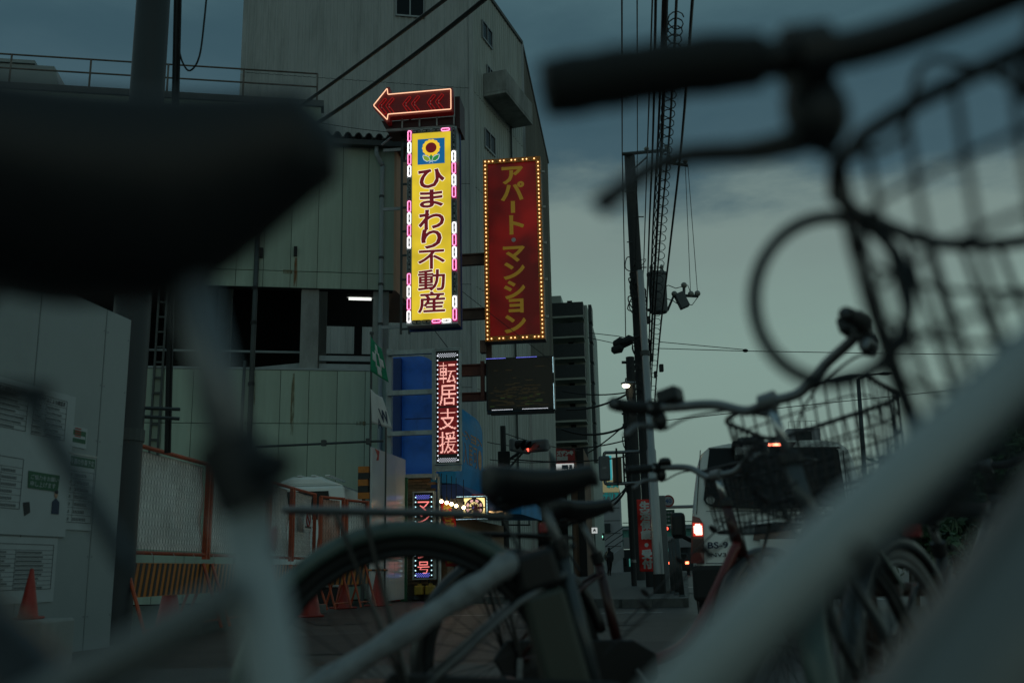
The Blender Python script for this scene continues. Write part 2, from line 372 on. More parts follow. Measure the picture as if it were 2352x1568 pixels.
def bez(pts, n=16):
    out = []
    for k in range(n+1):
        t = k/n; q = [Vector(p) for p in pts]
        while len(q) > 1: q = [q[i].lerp(q[i+1], t) for i in range(len(q)-1)]
        out.append(q[0])
    return out
def cat_rom(pts, n=6):
    pts = [Vector(p) for p in pts]; o = []
    for i in range(len(pts)-1):
        a, b, c, d = pts[max(i-1, 0)], pts[i], pts[i+1], pts[min(i+2, len(pts)-1)]
        for k in range(n):
            t = k/n; o.append(.5*((2*b)+(c-a)*t+(2*a-5*b+4*c-d)*t*t+(3*b-a-3*c+d)*t**3))
    return o+[pts[-1]]
def sag(a, b, d, n=14):
    a, b = Vector(a), Vector(b); return [a.lerp(b, k/n)-Vector((0, 0, 4*d*(k/n)*(1-k/n))) for k in range(n+1)]

# ================================================================== the ground
def sheet(name, poly, z, m, kind='structure', thick=0):
    b = MB(); n = len(poly)
    if thick: b.add([(x, y, z) for x, y in poly]+[(x, y, z-thick) for x, y in poly], [tuple(range(n))]+[(i, (i+1) % n, (i+1) % n+n, i+n) for i in range(n)])
    else: b.add([(x, y, z) for x, y in poly], [tuple(range(n))])
    o = b.build(name, m); o['kind'] = kind; return o
sheet('ground', [(-1500, -300), (1500, -300), (1500, 2500), (-1500, 2500)], 0, 'asphalt')
D = Vector((math.sin(AZ), math.cos(AZ), 0)); NR = Vector((math.cos(AZ), -math.sin(AZ), 0))
K0 = Vector((2.55, 15.8, 0))                                             # corner of the far pavement
fp = [K0+D*180, K0+D*0.25+NR*0, K0+Vector((-.9, .35, 0)), Vector((-1.2, 20.3, 0)), Vector((-2.3, 23.6, 0)), Vector((-20, 24, 0)), Vector((-20, 120, 0))+D*60]
far_pav = sheet('pavement', [(p.x, p.y) for p in fp], .12, 'pavement', thick=.13)
near_pav = sheet('pavement', [(-9, -6), (2.35, -6), (2.5, 3.2), (2.2, 5.2), (1.4, 6.3), (0, 6.9), (-9, 7.6)], .002+.01, 'pavement')
# kerb stones, one by one
kb = MB().box(-.297, .297, -.08, .08, -.02, .135).mesh('kerb_stone', 'kerb')
def kerb_line(pts, parent):
    for a, b in zip(pts, pts[1:]):
        a, b = Vector(a), Vector(b); n = max(1, round((b-a).length/.6)); rz = math.atan2(b.y-a.y, b.x-a.x); L_ = (b-a).length/n
        for k in range(n):
            p = a.lerp(b, (k+.5)/n); inst('kerb_stone', kb, parent, (p.x, p.y, random.uniform(-.004, .004)), (0, 0, rz+random.uniform(-.006, .006)), (L_/.602, 1, 1))
kerb_line([fp[4], fp[3], fp[2], K0+D*.2, K0+D*40], far_pav)
# pavement slabs of the near pavement, laid proud with open joints
mat('paving_red', (.13, .055, .042), .36, var=.3, scale=3, bump=.3, bscale=70, dirt=(.07, .045, .036), rnd=.2)
sb = MB().box(-.293, .293, -.293, .293, 0, .012).mesh('paving_slab', 'paving_red')
for i in range(-9, 4):
    for j in range(3, 11):
        x, y = i*.6+.3, j*.6+.3
        if x < 2.0 and y < 6.2-max(0, x)*.4: inst('paving_slab', sb, near_pav, (x, y, .012+random.uniform(-.003, .002)), (random.uniform(-.004, .004), random.uniform(-.004, .004), 0))
def paint(name, a, b, wd, label):
    a, b = Vector(a), Vector(b); d = (b-a).normalized(); n = Vector((-d.y, d.x, 0))*wd/2
    o = MB().add([tuple(p+Vector((0, 0, .006))) for p in (a-n, b-n, b+n, a+n)], [(0, 1, 2, 3)]).build(name, 'road_paint'); o['kind'] = 'structure'; return o
paint('road_marking', (-1.5, 14.6, 0), (2.0, 14.2, 0), .15, '')
paint('road_marking', tuple(K0+NR*3.3+D*2), tuple(K0+NR*3.3+D*60), .15, '')
paint('road_marking', tuple(K0+NR*.45+D*6), tuple(K0+NR*.45+D*80), .12, '')
for k in range(8):
    paint('road_marking', tuple(K0+NR*(6.6)+D*(2+k*9)), tuple(K0+NR*(6.6)+D*(7+k*9)), .15, '')
mat('asphalt_patch', (.018, .018, .018), .5, var=.3, scale=4, bump=.4, bscale=120); mat('crack', (.010, .010, .010), .8, var=0)
random.seed(21)
for (x, y, w_, l_, a_) in ((-1.6, 9.4, .9, 2.6, .2), (.6, 11.6, 1.4, .8, .1), (-2.4, 13.5, .7, 1.8, .35), (1.2, 8.2, .8, 1.2, -.1)):
    pts = [(x+math.cos(a_)*u-math.sin(a_)*v+random.uniform(-.06, .06), y+math.sin(a_)*u+math.cos(a_)*v+random.uniform(-.06, .06)) for u, v in ((-w_/2, -l_/2), (0, -l_/2), (w_/2, -l_/2), (w_/2, 0), (w_/2, l_/2), (0, l_/2), (-w_/2, l_/2), (-w_/2, 0))]
    sheet('asphalt_patch', pts, .005, 'asphalt_patch')
for k in range(7):
    x, y = random.uniform(-3, 1.5), random.uniform(7.5, 15); p_ = [Vector((x, y, .0062))]
    for q_ in range(9): p_.append(p_[-1]+Vector((random.uniform(.1, .4), random.uniform(-.15, .15), 0)))
    mb = MB()
    for a_, b_ in zip(p_, p_[1:]): d_ = (b_-a_).normalized(); n_ = Vector((-d_.y, d_.x, 0))*random.uniform(.006, .014); mb.add([a_-n_, b_-n_, b_+n_, a_+n_], [(0, 1, 2, 3)])
    mb.build('road_crack', 'crack')['kind'] = 'structure'
# steel drain cover lying in the far pavement
p = G(1432, 1341); g = T('manhole_cover', 'pale round cover set in the far pavement near the walking person', 'cover', (p.x, p.y-14, .122), 0)
MB().lathe([(.34, 0), (.34, .006), (.30, .010)], 20).build('lid', 'dull_steel', g)

# ================================================================== parking garage, green-grey panels
gp = Plane(P(885, 660, 23.6), R_(10))
def gz(u, v): return gp.uv(u, v)[1]
def gx(u, v): return gp.uv(u, v)[0]
Z1, Z2, ZR = gz(700, 851), gz(700, 663), gz(860, 338); ZP = gz(640, 243)
UR = gx(905, 500); UL = -13.0; USTEP = gx(737, 290)
gar = T('parking_garage', 'grey-green panelled parking garage with an open dark deck behind the orange fence', 'building', gp.o, gp.rz)
def panels(rows, u0, u1, y, first, wd=.62):
    cache = {}
    for z0, z1 in rows:
        u = u1
        while u > u0+.05:
            a = max(u0, u-wd); k = (round(u-a, 3), round(z1-z0, 3))
            if k not in cache: cache[k] = MB().box(0, k[0]-.012, -.06, 0, 0, k[1]-.016).mesh('wall_panel', 'alc')
            inst('wall_panel', cache[k], gar, (a+.006, y+random.uniform(-.004, .003), z0+.008)); u = a
    return
ZS1 = gz(700, 973); ZS2 = gz(760, 627)
panels([(.02, ZS1), (ZS1, Z1)], UL, UR, 0, 0, .66)
panels([(Z2, ZS2), (ZS2, ZR)], USTEP, UR, 0, 0, .64)
panels([(Z2, ZS2), (ZS2, ZR+.1), (ZR+.1, ZP)], UL, USTEP, 0, 0, .64)
MB().box(UL, UR-.02, .003, .25, 0, Z1-.01).box(UL, UR-.02, .003, .25, Z2+.01, ZR-.02).box(UL, USTEP-.02, .003, .25, ZR, ZP-.02).build('wall_core', 'seam', gar)
MB().box(UL, UR+.03, -.08, .3, Z1+.001, Z1+.05).build('ledge', 'pipe_grey', gar)
MB().box(UL, USTEP+.06, -.12, .3, ZP+.001, ZP+.16).build('parapet_cap', 'concrete_dark', gar)
ew = MB()
for za_, zb_ in ((Z2, ZR), (.02, Z1-.02)):
    pq = [(UR-.012, -.056), (UR+.05, -.056), (UR+.05+.354*3.2, 3.2), (UR-.012, 3.2)]; ew.add([(x, y, z) for z in (za_, zb_) for x, y in pq], [(3, 2, 1, 0), (4, 5, 6, 7), (0, 1, 5, 4), (1, 2, 6, 5), (2, 3, 7, 6), (3, 0, 4, 7)])
ew.build('end_wall', 'alc_end', gar)
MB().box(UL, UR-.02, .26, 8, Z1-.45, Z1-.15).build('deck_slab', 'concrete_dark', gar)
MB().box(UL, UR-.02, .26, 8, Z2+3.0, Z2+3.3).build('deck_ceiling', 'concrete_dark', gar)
for a, b in ((690, 731), (857, 893), (290, 330)):
    MB().box(gx(a, 750), gx(b, 750), .05, .6, Z1+.052, Z2+2.9).build('column', 'concrete', gar)
# rear wall of the deck with openings to the tower behind
bp_ = Plane(gp.o+gp.n*7.9, gp.rz)
def bx_(u, v): return bp_.uv(u, v)
o1, o2, o3, o4 = bx_(731, 745)[0], bx_(814, 745)[0], bx_(832, 745)[0], bx_(856, 745)[0]; zt, zb = bx_(780, 746)[1], bx_(780, 812)[1]
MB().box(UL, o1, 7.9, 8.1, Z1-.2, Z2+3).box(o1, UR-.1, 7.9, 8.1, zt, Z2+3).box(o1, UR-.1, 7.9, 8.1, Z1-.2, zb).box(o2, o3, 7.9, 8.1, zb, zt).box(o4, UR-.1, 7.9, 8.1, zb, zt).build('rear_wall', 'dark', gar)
for v0, v1 in ((814, 826), (833, 846)):
    MB().box(gx(733, 820), gx(858, 820), .15, .25, gz(790, v1), gz(790, v0)).build('guard_beam', 'pipe_grey', gar)
a, b = gp.uv(563, 850), gp.uv(688, 833)
MB().prism([(a[0], Z1+.05), (b[0], Z1+.05+(b[1]-a[1])-.2), (b[0], Z1+.05+(b[1]-a[1])), (a[0], Z1+.10)], .3, .45).build('ramp_edge', 'pipe_grey', gar)
tu = Plane(gp.o+gp.n*3.2, gp.rz); a, b = tu.uv(801, 686), tu.uv(853, 688)
MB().cyl((a[0], 3.2, a[1]), (b[0], 3.2, a[1]), .035, n=8).build('fluorescent_tube', 'e_tube', gar)
MB().box(a[0]-.05, b[0]+.05, 3.12, 3.28, a[1]+.04, a[1]+.12).build('lamp_housing', 'off_white', gar)
for k in range(6): MB().box(UL+1.2+k*2.2, UL+1.5+k*2.2, .3, 7.8, Z2+2.55, Z2+2.98).build('ceiling_beam', 'concrete', gar)
for k, yy in enumerate((2.0, 4.4)): MB().tube([(UL, yy, Z2+2.2), (UR-.2, yy, Z2+2.2)], .07, 8).build('deck_pipe', 'pipe_grey', gar)
for k in range(4): MB().box(UL+2.4+k*2.9, UL+2.8+k*2.9, 6.9, 7.3, Z1-.1, Z2+2.9).build('rear_column', 'concrete', gar)
MB().tube([(UL, .5, Z1+.55), (gx(690, 800), .5, Z1+.55)], .03, 6).build('deck_rail', 'pipe_grey', gar)
# corrugated eaves, gutter
rf = MB(); n = 34
for i in range(n):
    a = USTEP+(UR+.35-USTEP)*i/n; b = USTEP+(UR+.35-USTEP)*(i+1)/n; zz = [ZR+.10, ZR+.10, ZR+.21, ZR+.21]
    q = [(a, zz[i % 4 if i % 2 else (i % 4)]), (b, zz[(i+1) % 4])]
    for (x0, z0), (x1, z1) in ((q[0], q[1]),): rf.add([(x0, -.32, z0), (x1, -.32, z1), (x1, 7, z1+1.3), (x0, 7, z0+1.3)], [(0, 1, 2, 3)])
rf.build('roof', 'tile_roof', gar, thick=.02)
MB().box(USTEP+.02, UR+.33, -.30, -.12, ZR-.08, ZR+.06).build('gutter', 'tile_roof', gar)
MB().box(UR+.12, UR+.30, -.11, 7, ZR-.10, ZR+.07).build('verge_board', 'beam_brown', gar)
# rainwater pipes and brackets
def pipe(name, pts, r, m, par=gar, n=10): return MB().tube(pts, r, n).build(name, m, par, smooth=True)
ux = gx(876, 500)
pipe('rainwater_pipe', cat_rom([(ux-.14, -.2, ZR-.08), (ux-.14, -.2, ZR-.3), (ux, -.14, ZR-.55), (ux, -.12, ZR-.8), (ux, -.12, Z2-.1), (ux, -.12, Z1-.5), (ux, -.12, .3)], 4), .055, 'pipe_grey')
for z in (ZR-1.4, ZR-3.0, Z2+.1, Z2-.9): MB().lathe([(.066, 0), (.066, .06)], 10, (ux, -.12, z)).build('pipe_collar', 'pipe_dark', gar)
ux = gx(581, 800)
pipe('rainwater_pipe', [(ux+.02, -.13, ZR), (ux, -.13, .5)], .06, 'pipe_dark')
for z in (Z2-.1, Z2-.95, Z1-.4): MB().lathe([(.075, 0), (.075, .08)], 10, (ux, -.13, z)).build('pipe_collar', 'dark', gar)
u2 = gx(558, 950); pipe('conduit', [(u2, -.1, gz(560, 830)), (u2-.05, -.1, .4)], .035, 'pipe_dark')
# cable ladder
u3 = gx(363, 900)
for s in (-.09, .09): MB().box(u3+s-.02, u3+s+.02, -.16, -.08, 2.0, Z2+.3).build('cable_tray_rail', 'pipe_dark', gar)
for k in range(16): MB().box(u3-.07, u3+.07, -.14, -.10, 2.2+k*.36, 2.24+k*.36).build('cable_tray_rung', 'pipe_dark', gar)
# wall fittings and rust runs below them
def run(u, v0, v1, wpx, m='rust'):
    c = gx(u, v0); z0, z1 = gz(u, v0), gz(u, v1); ww = wpx*.0098; b = MB()
    pts = [(-.3, 0), (.3, 0), (.45, -.35), (.5, -.7), (.4, -1), (-.35, -1), (-.45, -.6)]
    b.prism([(c+x*ww, z0+(z0-z1)*z) for x, z in pts], -.0665, -.062); return b.build('rust_stain', m, gar)
for u, v in ((679, 580), (601, 583)): MB().box(gx(u, v)-.04, gx(u, v)+.04, -.13, -.055, gz(u, v)-.12, gz(u, v)+.12).build('wall_bracket', 'dark', gar)
mat('rust_faint', (.26, .22, .12), .9, var=.2, scale=5, stretch=.2, patchy=True)
run(680, 594, 660, 10); run(674, 858, 1000, 9, 'rust_faint'); run(586, 858, 930, 5, 'rust_faint')
for u, v in ((830, 973), (662, 626)): MB().box(gx(u, v)-.12, gx(u, v)+.1, -.0665, -.062, gz(u, v)-.05, gz(u, v)+.05).build('stain', 'rust_faint', gar)
# roof railing
rail = T('roof_railing', 'rusty three-bar railing along the garage roof', 'railing', gp.o, gp.rz)
zr = [gz(450, y) for y in (139, 170, 205)]; ur = gx(728, 190)
for z in zr: pipe('bar', [(UL, .3, z), (ur, .3, z)], .022, 'rail_rust', rail, 6)
for k in range(8):
    u = ur-k*1.85; pipe('post', [(u, .3, ZP+.16), (u, .3, zr[0])], .025, 'rail_rust', rail, 6)
# little roof housing far left
rh = Plane(P(60, 200, 24), R_(10)); a = rh.rect(-60, 108, 100, 205)
h = T('rooftop_housing', 'pale box-shaped rooftop housing with a slanted side beyond the railing', 'housing', rh.o+Vector((0, 0, 0)), rh.rz)
MB().prism([(a[0], ZP), (a[1]+.35, ZP), (a[1]+.28, a[2]+.25), (a[1], a[3]), (a[0], a[3])], .9, 3.2).build('shell', 'hoard_white', h, bevel=.03)
q = rh.rect(32, 156, 86, 182); MB().prism([(q[0]+.1, q[2]), (q[1]-.1, q[2]), (q[1], q[2]+.1), (q[1], q[3]-.1), (q[1]-.1, q[3]), (q[0]+.1, q[3]), (q[0], q[3]-.1), (q[0], q[2]+.1)], .88, .895).build('window', 'glass_dark', h)
MB().box(a[0], a[1]-.5, .85, 3.3, a[3]+.002, a[3]+.1).build('roof', 'hoard_white', h)

# ================================================================== corrugated tower
B0 = P(1080, 20, 44); B0.z = 0; C1 = Vector((.85, 51.1, 0)); D1 = Vector((2.87, 68.2, 0)); ZT = 29.5
A0 = B0-Vector((math.cos(R_(11)), math.sin(R_(11)), 0))*10.75
tow = T('tower_block', 'tall grey corrugated tower block with a concrete balcony behind the neon signs', 'building', B0, 0)
def ribbed(a, b, z0, z1, m, pitch, dep, name):
    a, b = Vector(a)-B0, Vector(b)-B0; d = (b-a); L_ = d.length; d.normalize(); nn = Vector((d.y, -d.x, 0)); n = int(L_/pitch); mb = MB()
    prof = []
    for i in range(n):
        s = i*pitch; prof += [(s, 0), (s+pitch*.55, 0), (s+pitch*.66, dep), (s+pitch*.88, dep)]
    prof.append((L_, 0)); pts = [a+d*s+nn*o for s, o in prof]; m_ = len(pts)
    mb.add([(p.x, p.y, z0) for p in pts]+[(p.x, p.y, z1) for p in pts], [(i, i+1, i+1+m_, i+m_) for i in range(m_-1)])
    return mb.build(name, m, tow)
lev = [0, 4.0, 8.6, 13.4, 18.3, 23.2, ZT]
for z0, z1 in zip(lev, lev[1:]): ribbed(A0, B0, z0+.012, z1-.012, 'corrugated', .32, .035, 'cladding')
for z0, z1 in zip(lev, lev[1:]): ribbed(B0, C1, z0+.012, z1-.012, 'corrugated_side', .32, .035, 'cladding')
ribbed(C1, D1, 0, 11, 'corrugated_side', .42, .05, 'cladding'); ribbed(C1, D1, 11.02, ZT, 'corrugated_dark', .42, .05, 'cladding')
inn = [A0-B0+Vector((.1, .06, 0)), Vector((-.05, .1, 0)), C1-B0+Vector((-.15, .05, 0)), D1-B0+Vector((-.2, 0, 0)), D1-B0+Vector((-14, 3, 0)), A0-B0+Vector((-3, 12, 0))]
b = MB(); n = len(inn); b.add([(p.x, p.y, 0) for p in inn]+[(p.x, p.y, ZT-.05) for p in inn], [tuple(range(n, 2*n))]+[(i, (i+1) % n, (i+1) % n+n, i+n) for i in range(n)]); b.build('wall_core', 'seam', tow)
cap = MB(); 
for a, c in ((A0, B0), (B0, C1), (C1, D1)):
    a_, c_ = a-B0, c-B0; d = (c_-a_).normalized(); nn = Vector((d.y, -d.x, 0)); q = [a_+nn*.1, c_+nn*.1, c_-nn*.3, a_-nn*.3]
    cap.add([(p.x, p.y, ZT+.003) for p in q]+[(p.x, p.y, ZT+.2) for p in q], [(0, 1, 2, 3), (7, 6, 5, 4), (0, 4, 5, 1), (1, 5, 6, 2), (2, 6, 7, 3), (3, 7, 4, 0)])
cap.build('roof_trim', 'concrete_dark', tow)
MB().box(-.09, .12, -.10, .05, .05, ZT-.02).build('corner_trim', 'corrugated', tow)
MB().box(C1.x-B0.x-.02, C1.x-B0.x+.12, C1.y-B0.y-.10, C1.y-B0.y+.04, .05, ZT-.02).build('corner_trim', 'alu', tow)
f1 = Plane(A0, R_(11)); f2 = Plane(B0, math.atan2(C1.y-B0.y, C1.x-B0.x))
def twin(pl, c, panes=2):
    """c: left-top, left-bottom, right-top, right-bottom of the opening"""
    lt, lb, rt, rb = [pl.uv(*q) for q in c]; u0, u1 = (lt[0]+lb[0])/2, (rt[0]+rb[0])/2; z1, z0 = (lt[1]+rt[1])/2, (lb[1]+rb[1])/2
    M_ = Matrix.Translation(pl.o-B0) @ Matrix.Rotation(pl.rz, 4, 'Z')
    wn = MB(); e = .05
    for x0, x1, y0, y1 in ((u0-e, u1+e, z1, z1+e), (u0-e, u1+e, z0-e-.03, z0), (u0-e, u0, z0+.002, z1-.002), (u1, u1+e, z0+.002, z1-.002), ((u0+u1)/2-.03, (u0+u1)/2+.03, z0+.002, z1-.002)): wn.box(x0, x1, -.10, .02, y0, y1, M_)
    w_ = wn.build('window', 'alu', tow)
    for k in range(panes): MB().box(u0+(u1-u0)*k/2+.01, u0+(u1-u0)*(k+1)/2-.01, -.055, -.045, z0+.01, z1-.01, M_).build('pane', 'glass_dark', w_)
twin(f1, [(911, -8), (911, 35), (972, -2), (972, 40)])
twin(f2, [(1106, 47), (1106, 88), (1127, 79), (1127, 107)])
twin(f2, [(1112, 296), (1112, 334), (1134, 320), (1134, 358)])
twin(f2, [(1117, 150), (1117, 185), (1128, 167), (1128, 200)])
M2 = Matrix.Translation(f2.o-B0) @ Matrix.Rotation(f2.rz, 4, 'Z')
u0 = f2.uv(1108, 195)[0]; zt, zb = f2.uv(1108, 170)[1], f2.uv(1108, 222)[1]; u1 = f2.uv(1172, 250)[0]
bal = MB(); pr = 1.25
bal.box(u0, u0+.14, -pr, -.05, zb+.15, zt, M2).box(u1-.14, u1, -pr, -.05, zb+.15, zt, M2).box(u0+.14, u1-.14, -pr, -pr+.13, zb+.15, zt-.002, M2).box(u0, u1, -pr, -.05, zb, zb+.148, M2)
bal.build('balcony', 'concrete', tow, bevel=.02)
uu = f2.uv(1171, 390)[0]; MB().cyl(tuple(M2 @ Vector((uu, -.12, 0))), tuple(M2 @ Vector((uu, -.12, zb))), .05, n=8).build('rainwater_pipe', 'pipe_dark', tow)

# ================================================================== apartment block
ap = T('apartment_block', 'grey apartment block with stacked dark-fronted balconies beyond the tower', 'building', (P(1272, 900, 70).x, 70, 0), R_(-8))
app = Plane(ap.location, ap.rotation_euler[2])
u1 = app.uv(1352, 900)[0]; ztop = app.uv(1300, 690)[1]
MB().box(-3, u1, 1.6, 14, 0, ztop).build('wall', 'apartment_wall', ap)
MB().box(-3, .55, 2.0, 6, ztop+.002, ztop+.95).build('roof_box', 'apartment_wall', ap, bevel=.03)
ys = [702, 749, 797, 845, 893, 942, 989, 1035, 1085]
for k, y in enumerate(ys[:-1]):
    z1 = app.uv(1300, y-8)[1]; z0 = app.uv(1300, y+22)[1]; ue = app.uv(1338+k*1.6, y)[0]
    bl = MB().box(-.6, ue, .1, 1.6, z0-.14, z0).build('balcony', 'apartment_wall', ap)
    MB().box(-.05, ue+.02, .08, .16, z0+.002, z1).box(ue-.06, ue+.025, .162, 1.58, z0+.002, z1).build('balcony_front', 'balcony_dark', bl)
    MB().box(-.62, -.055, .06, .2, z0-.12, z1+.1).build('balcony_end', 'apartment_wall', bl)
    MB().box(ue*.45, ue*.62, 1.56, 1.595, z0+.002, z0+1.5).build('window', 'glass_dark', bl)
    MB().box(u1+.003, u1+.25, 3, 4.6, z0+.2, z0+1.5).build('side_window', 'balcony_dark', ap)

# ================================================================== brown building with the red store sign, far buildings
bb = Plane(P(1283, 1100, 62), RZF); r = bb.rect(1236, 1035, 1342, 1245)
o = T('brown_building', 'brown tiled building under the red store sign behind the apartment block', 'building', bb.o, bb.rz)
MB().box(bb.uv(1283, 1100)[0]-.1, r[1], 0, 9, 0, r[3]+.2).build('wall', 'brown_wall', o)
for k in range(5):
    u = r[1]*(.2+.16*k); MB().box(u, u+.16, -.06, -.003, .3, r[3]).build('pilaster', 'brown_wall', o)
MB().box(bb.uv(1326, 1100)[0], r[1]+.05, -.20, -.065, 0, r[3]+.1).build('corner_pier', 'dark', o)
o = T('store_sign', 'red store sign with white letters on the brown building', 'sign', bb.o, bb.rz)
r = bb.rect(1279, 1031, 1321, 1065); MB().box(*r[:2], -.55, -.25, r[2], r[3]).build('board', 'sign_red_flat', o)
b = MB(); z = r[2]; H_ = r[3]-r[2]; W_ = r[1]-r[0]
bold(b, 'ズデンキ', r[0]+.05*W_, r[0]+.92*W_, z+.54*H_, z+.82*H_, -.56, 0, .03); bold(b, '西成店', r[0]+.05*W_, r[0]+.62*W_, z+.20*H_, z+.46*H_, -.56, 0, .025); b.build('lettering', 'letter_white', o)
r = bb.rect(1279, 1066, 1319, 1079); MB().box(*r[:2], -.50, -.26, r[2]-.2, r[3]-.003).build('lower_board', 'e_signwhite', o)
MB().box(r[0]+.35, r[0]+.75, -.512, -.503, r[2], r[3]-.08).box(r[0]+.8, r[1]-.1, -.512, -.503, r[2], r[3]-.08).build('blue_mark', 'ink_navy', o)
# entrance dark bay beside the tower foot
q = Plane(P(1232, 1180, 52.5), RZF); r = q.rect(1236, 1100, 1292, 1262)
o = T('entrance_bay', 'dark recessed shop bay with a pale pillar beside the tower foot', 'building', q.o, q.rz)
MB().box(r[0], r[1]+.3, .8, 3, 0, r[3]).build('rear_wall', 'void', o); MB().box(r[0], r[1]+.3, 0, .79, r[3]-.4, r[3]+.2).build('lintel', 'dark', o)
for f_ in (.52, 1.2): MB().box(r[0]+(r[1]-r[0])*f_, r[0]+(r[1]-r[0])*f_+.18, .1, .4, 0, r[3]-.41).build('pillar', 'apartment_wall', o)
def far_box(name, label, rect, Y, dep, m, rz=RZF):
    pl = Plane(P((rect[0]+rect[2])/2, rect[3], Y), rz); r = pl.rect(*rect); t = T(name, label, 'building', pl.o, pl.rz)
    MB().box(r[0], r[1], 0, dep, 0, r[3]).build('wall', m, t); return t, pl, r
t, pl, r = far_box('furniture_building', 'pale grey far building with teal letters on its side', (1362, 1118, 1425, 1300), 105, 10, 'grey_far')
rr = pl.rect(1364, 1097, 1422, 1130); MB().box(rr[0], rr[1], -.2, .0-.003, rr[2], rr[3]).build('top_board', 'e_beige', t)
b = MB(); q = pl.rect(1394, 1106, 1420, 1120); bold(b, '家具', q[0], q[1], q[2], q[3], -.22, 0, .04); q = pl.rect(1366, 1131, 1420, 1147); bold(b, 'インテリア', q[0], q[1], q[2], q[3], -.06, 0, .05); b.build('lettering', 'e_teal_letter', t)
for j in range(9):
    z = r[3]-2.2-j*1.3
    if z > 1: MB().box(r[0], r[1], -.03, -.004, z, z+.06).build('panel_line', 'dark_far', t)
q = pl.rect(1366, 1202, 1402, 1222); MB().box(q[0], q[1], -.3, -.005, q[2], q[3]).build('canopy', 'dark_far', t)
o_, pl2, r2 = far_box('cyan_sign_building', 'narrow far building carrying a bright cyan sign above the grey one', (1340, 1048, 1372, 1300), 88, 5, 'apartment_wall')
q = pl2.rect(1361, 1048, 1374, 1103); MB().box(q[0], q[1]+1.2, -.4, -.01, q[2], q[3]).build('sign_box', 'e_cyan', o_); MB().box(q[0]+.1, q[0]+.9, -.42, -.405, q[2]+.3, q[3]-.6).build('sign_face', 'e_signwhite', o_)
t, pl, r = far_box('teal_shop', 'low dark far shop with dim teal windows below the footbridge', (1376, 1262, 1470, 1310), 112, 12, 'dark_far')
for k in range(4):
    q = pl.rect(1385+k*20, 1282, 1399+k*20, 1300); MB().box(q[0], q[1], -.08, -.01, q[2], q[3]).build('window', 'e_tealwin' if k % 2 else 'glass_dark', t)
# footbridge with a curved ramp
fb = Plane(P(1440, 1262, 84), RZF); t = T('footbridge', 'grey footbridge with a curved stair ramp across the far end of the street', 'bridge', fb.o, fb.rz)
r = fb.rect(1432, 1232, 1530, 1258)
MB().box(r[0], r[1]+8, 0, 2.4, r[2], r[2]+.9).build('deck', 'grey_far', t)
for k in range(9):
    u = r[0]+k*(r[1]-r[0])/8; MB().box(u-.04, u+.04, .02, .1, r[2]+.9, r[3]+.5).build('railing_post', 'teal_far', t)
for z in (.35, .8, 1.15): MB().box(r[0], r[1]+8, .03, .08, r[2]+.9+z, r[2]+.96+z).build('railing_bar', 'teal_far', t)
a, b_ = fb.uv(1372, 1298), fb.uv(1432, 1248)
rp_ = [(a[0]+(b_[0]-a[0])*k/10, -1.2+math.sin(k/10*math.pi/2)*1.2, a[1]+(b_[1]-a[1])*(k/10)**.8) for k in range(11)]
mb = MB(); mb.grid(10, 1, lambda u, v: Vector(rp_[round(u*10)])+Vector((0, 0, -.2-v*.9))); mb.build('ramp', 'grey_far', t, thick=.25)
for z in (.3, .8, 1.3): MB().tube([Vector(p)+Vector((0, 0, z)) for p in rp_], .04, 5).build('ramp_rail', 'dark_far', t)
for u in (r[0]+.5, r[0]+6): MB().box(u, u+.6, .6, 1.4, 0, r[2]).build('pier', 'dark_far', t)
# teal girder bridge beyond
tb = Plane(P(1545, 1226, 120), RZF); t = T('girder_bridge', 'teal girder road bridge crossing behind the steel pole', 'bridge', tb.o, tb.rz); r = tb.rect(1520, 1206, 1640, 1250)
MB().box(r[0]-6, r[1]+6, 0, 4, r[2]+.35*(r[3]-r[2]), r[3]).build('girder', 'teal_bridge', t); MB().box(r[0]-6, r[1]+6, -.4, -.005, r[3]-.35, r[3]+.1).build('parapet', 'grey_far', t); MB().box(r[0]-6, r[1]+6, .3, 3.5, r[2], r[2]+.34*(r[3]-r[2])).build('under_girder', 'teal_far', t)
for u in (r[0]+2, r[1]-1): MB().box(u, u+1, 1, 3, 0, r[2]).build('pier', 'dark_far', t)
t, pl, r = far_box('shop_row', 'row of far dark shops with small lit signs under the girder bridge', (1520, 1250, 1660, 1312), 135, 8, 'dark_far')
for k, (u, v, w_, h_, m) in enumerate([(1528, 1258, 26, 8, 'e_tealwin'), (1532, 1275, 14, 10, 'e_orange'), (1552, 1270, 20, 16, 'grey_far'), (1530, 1290, 12, 8, 'e_signwhite'), (1556, 1290, 24, 6, 'e_tealwin')]):
    q = pl.rect(u, v, u+w_, v+h_); MB().box(q[0], q[1], -.1, -.01, q[2], q[3]).build('shop_sign', m, t)
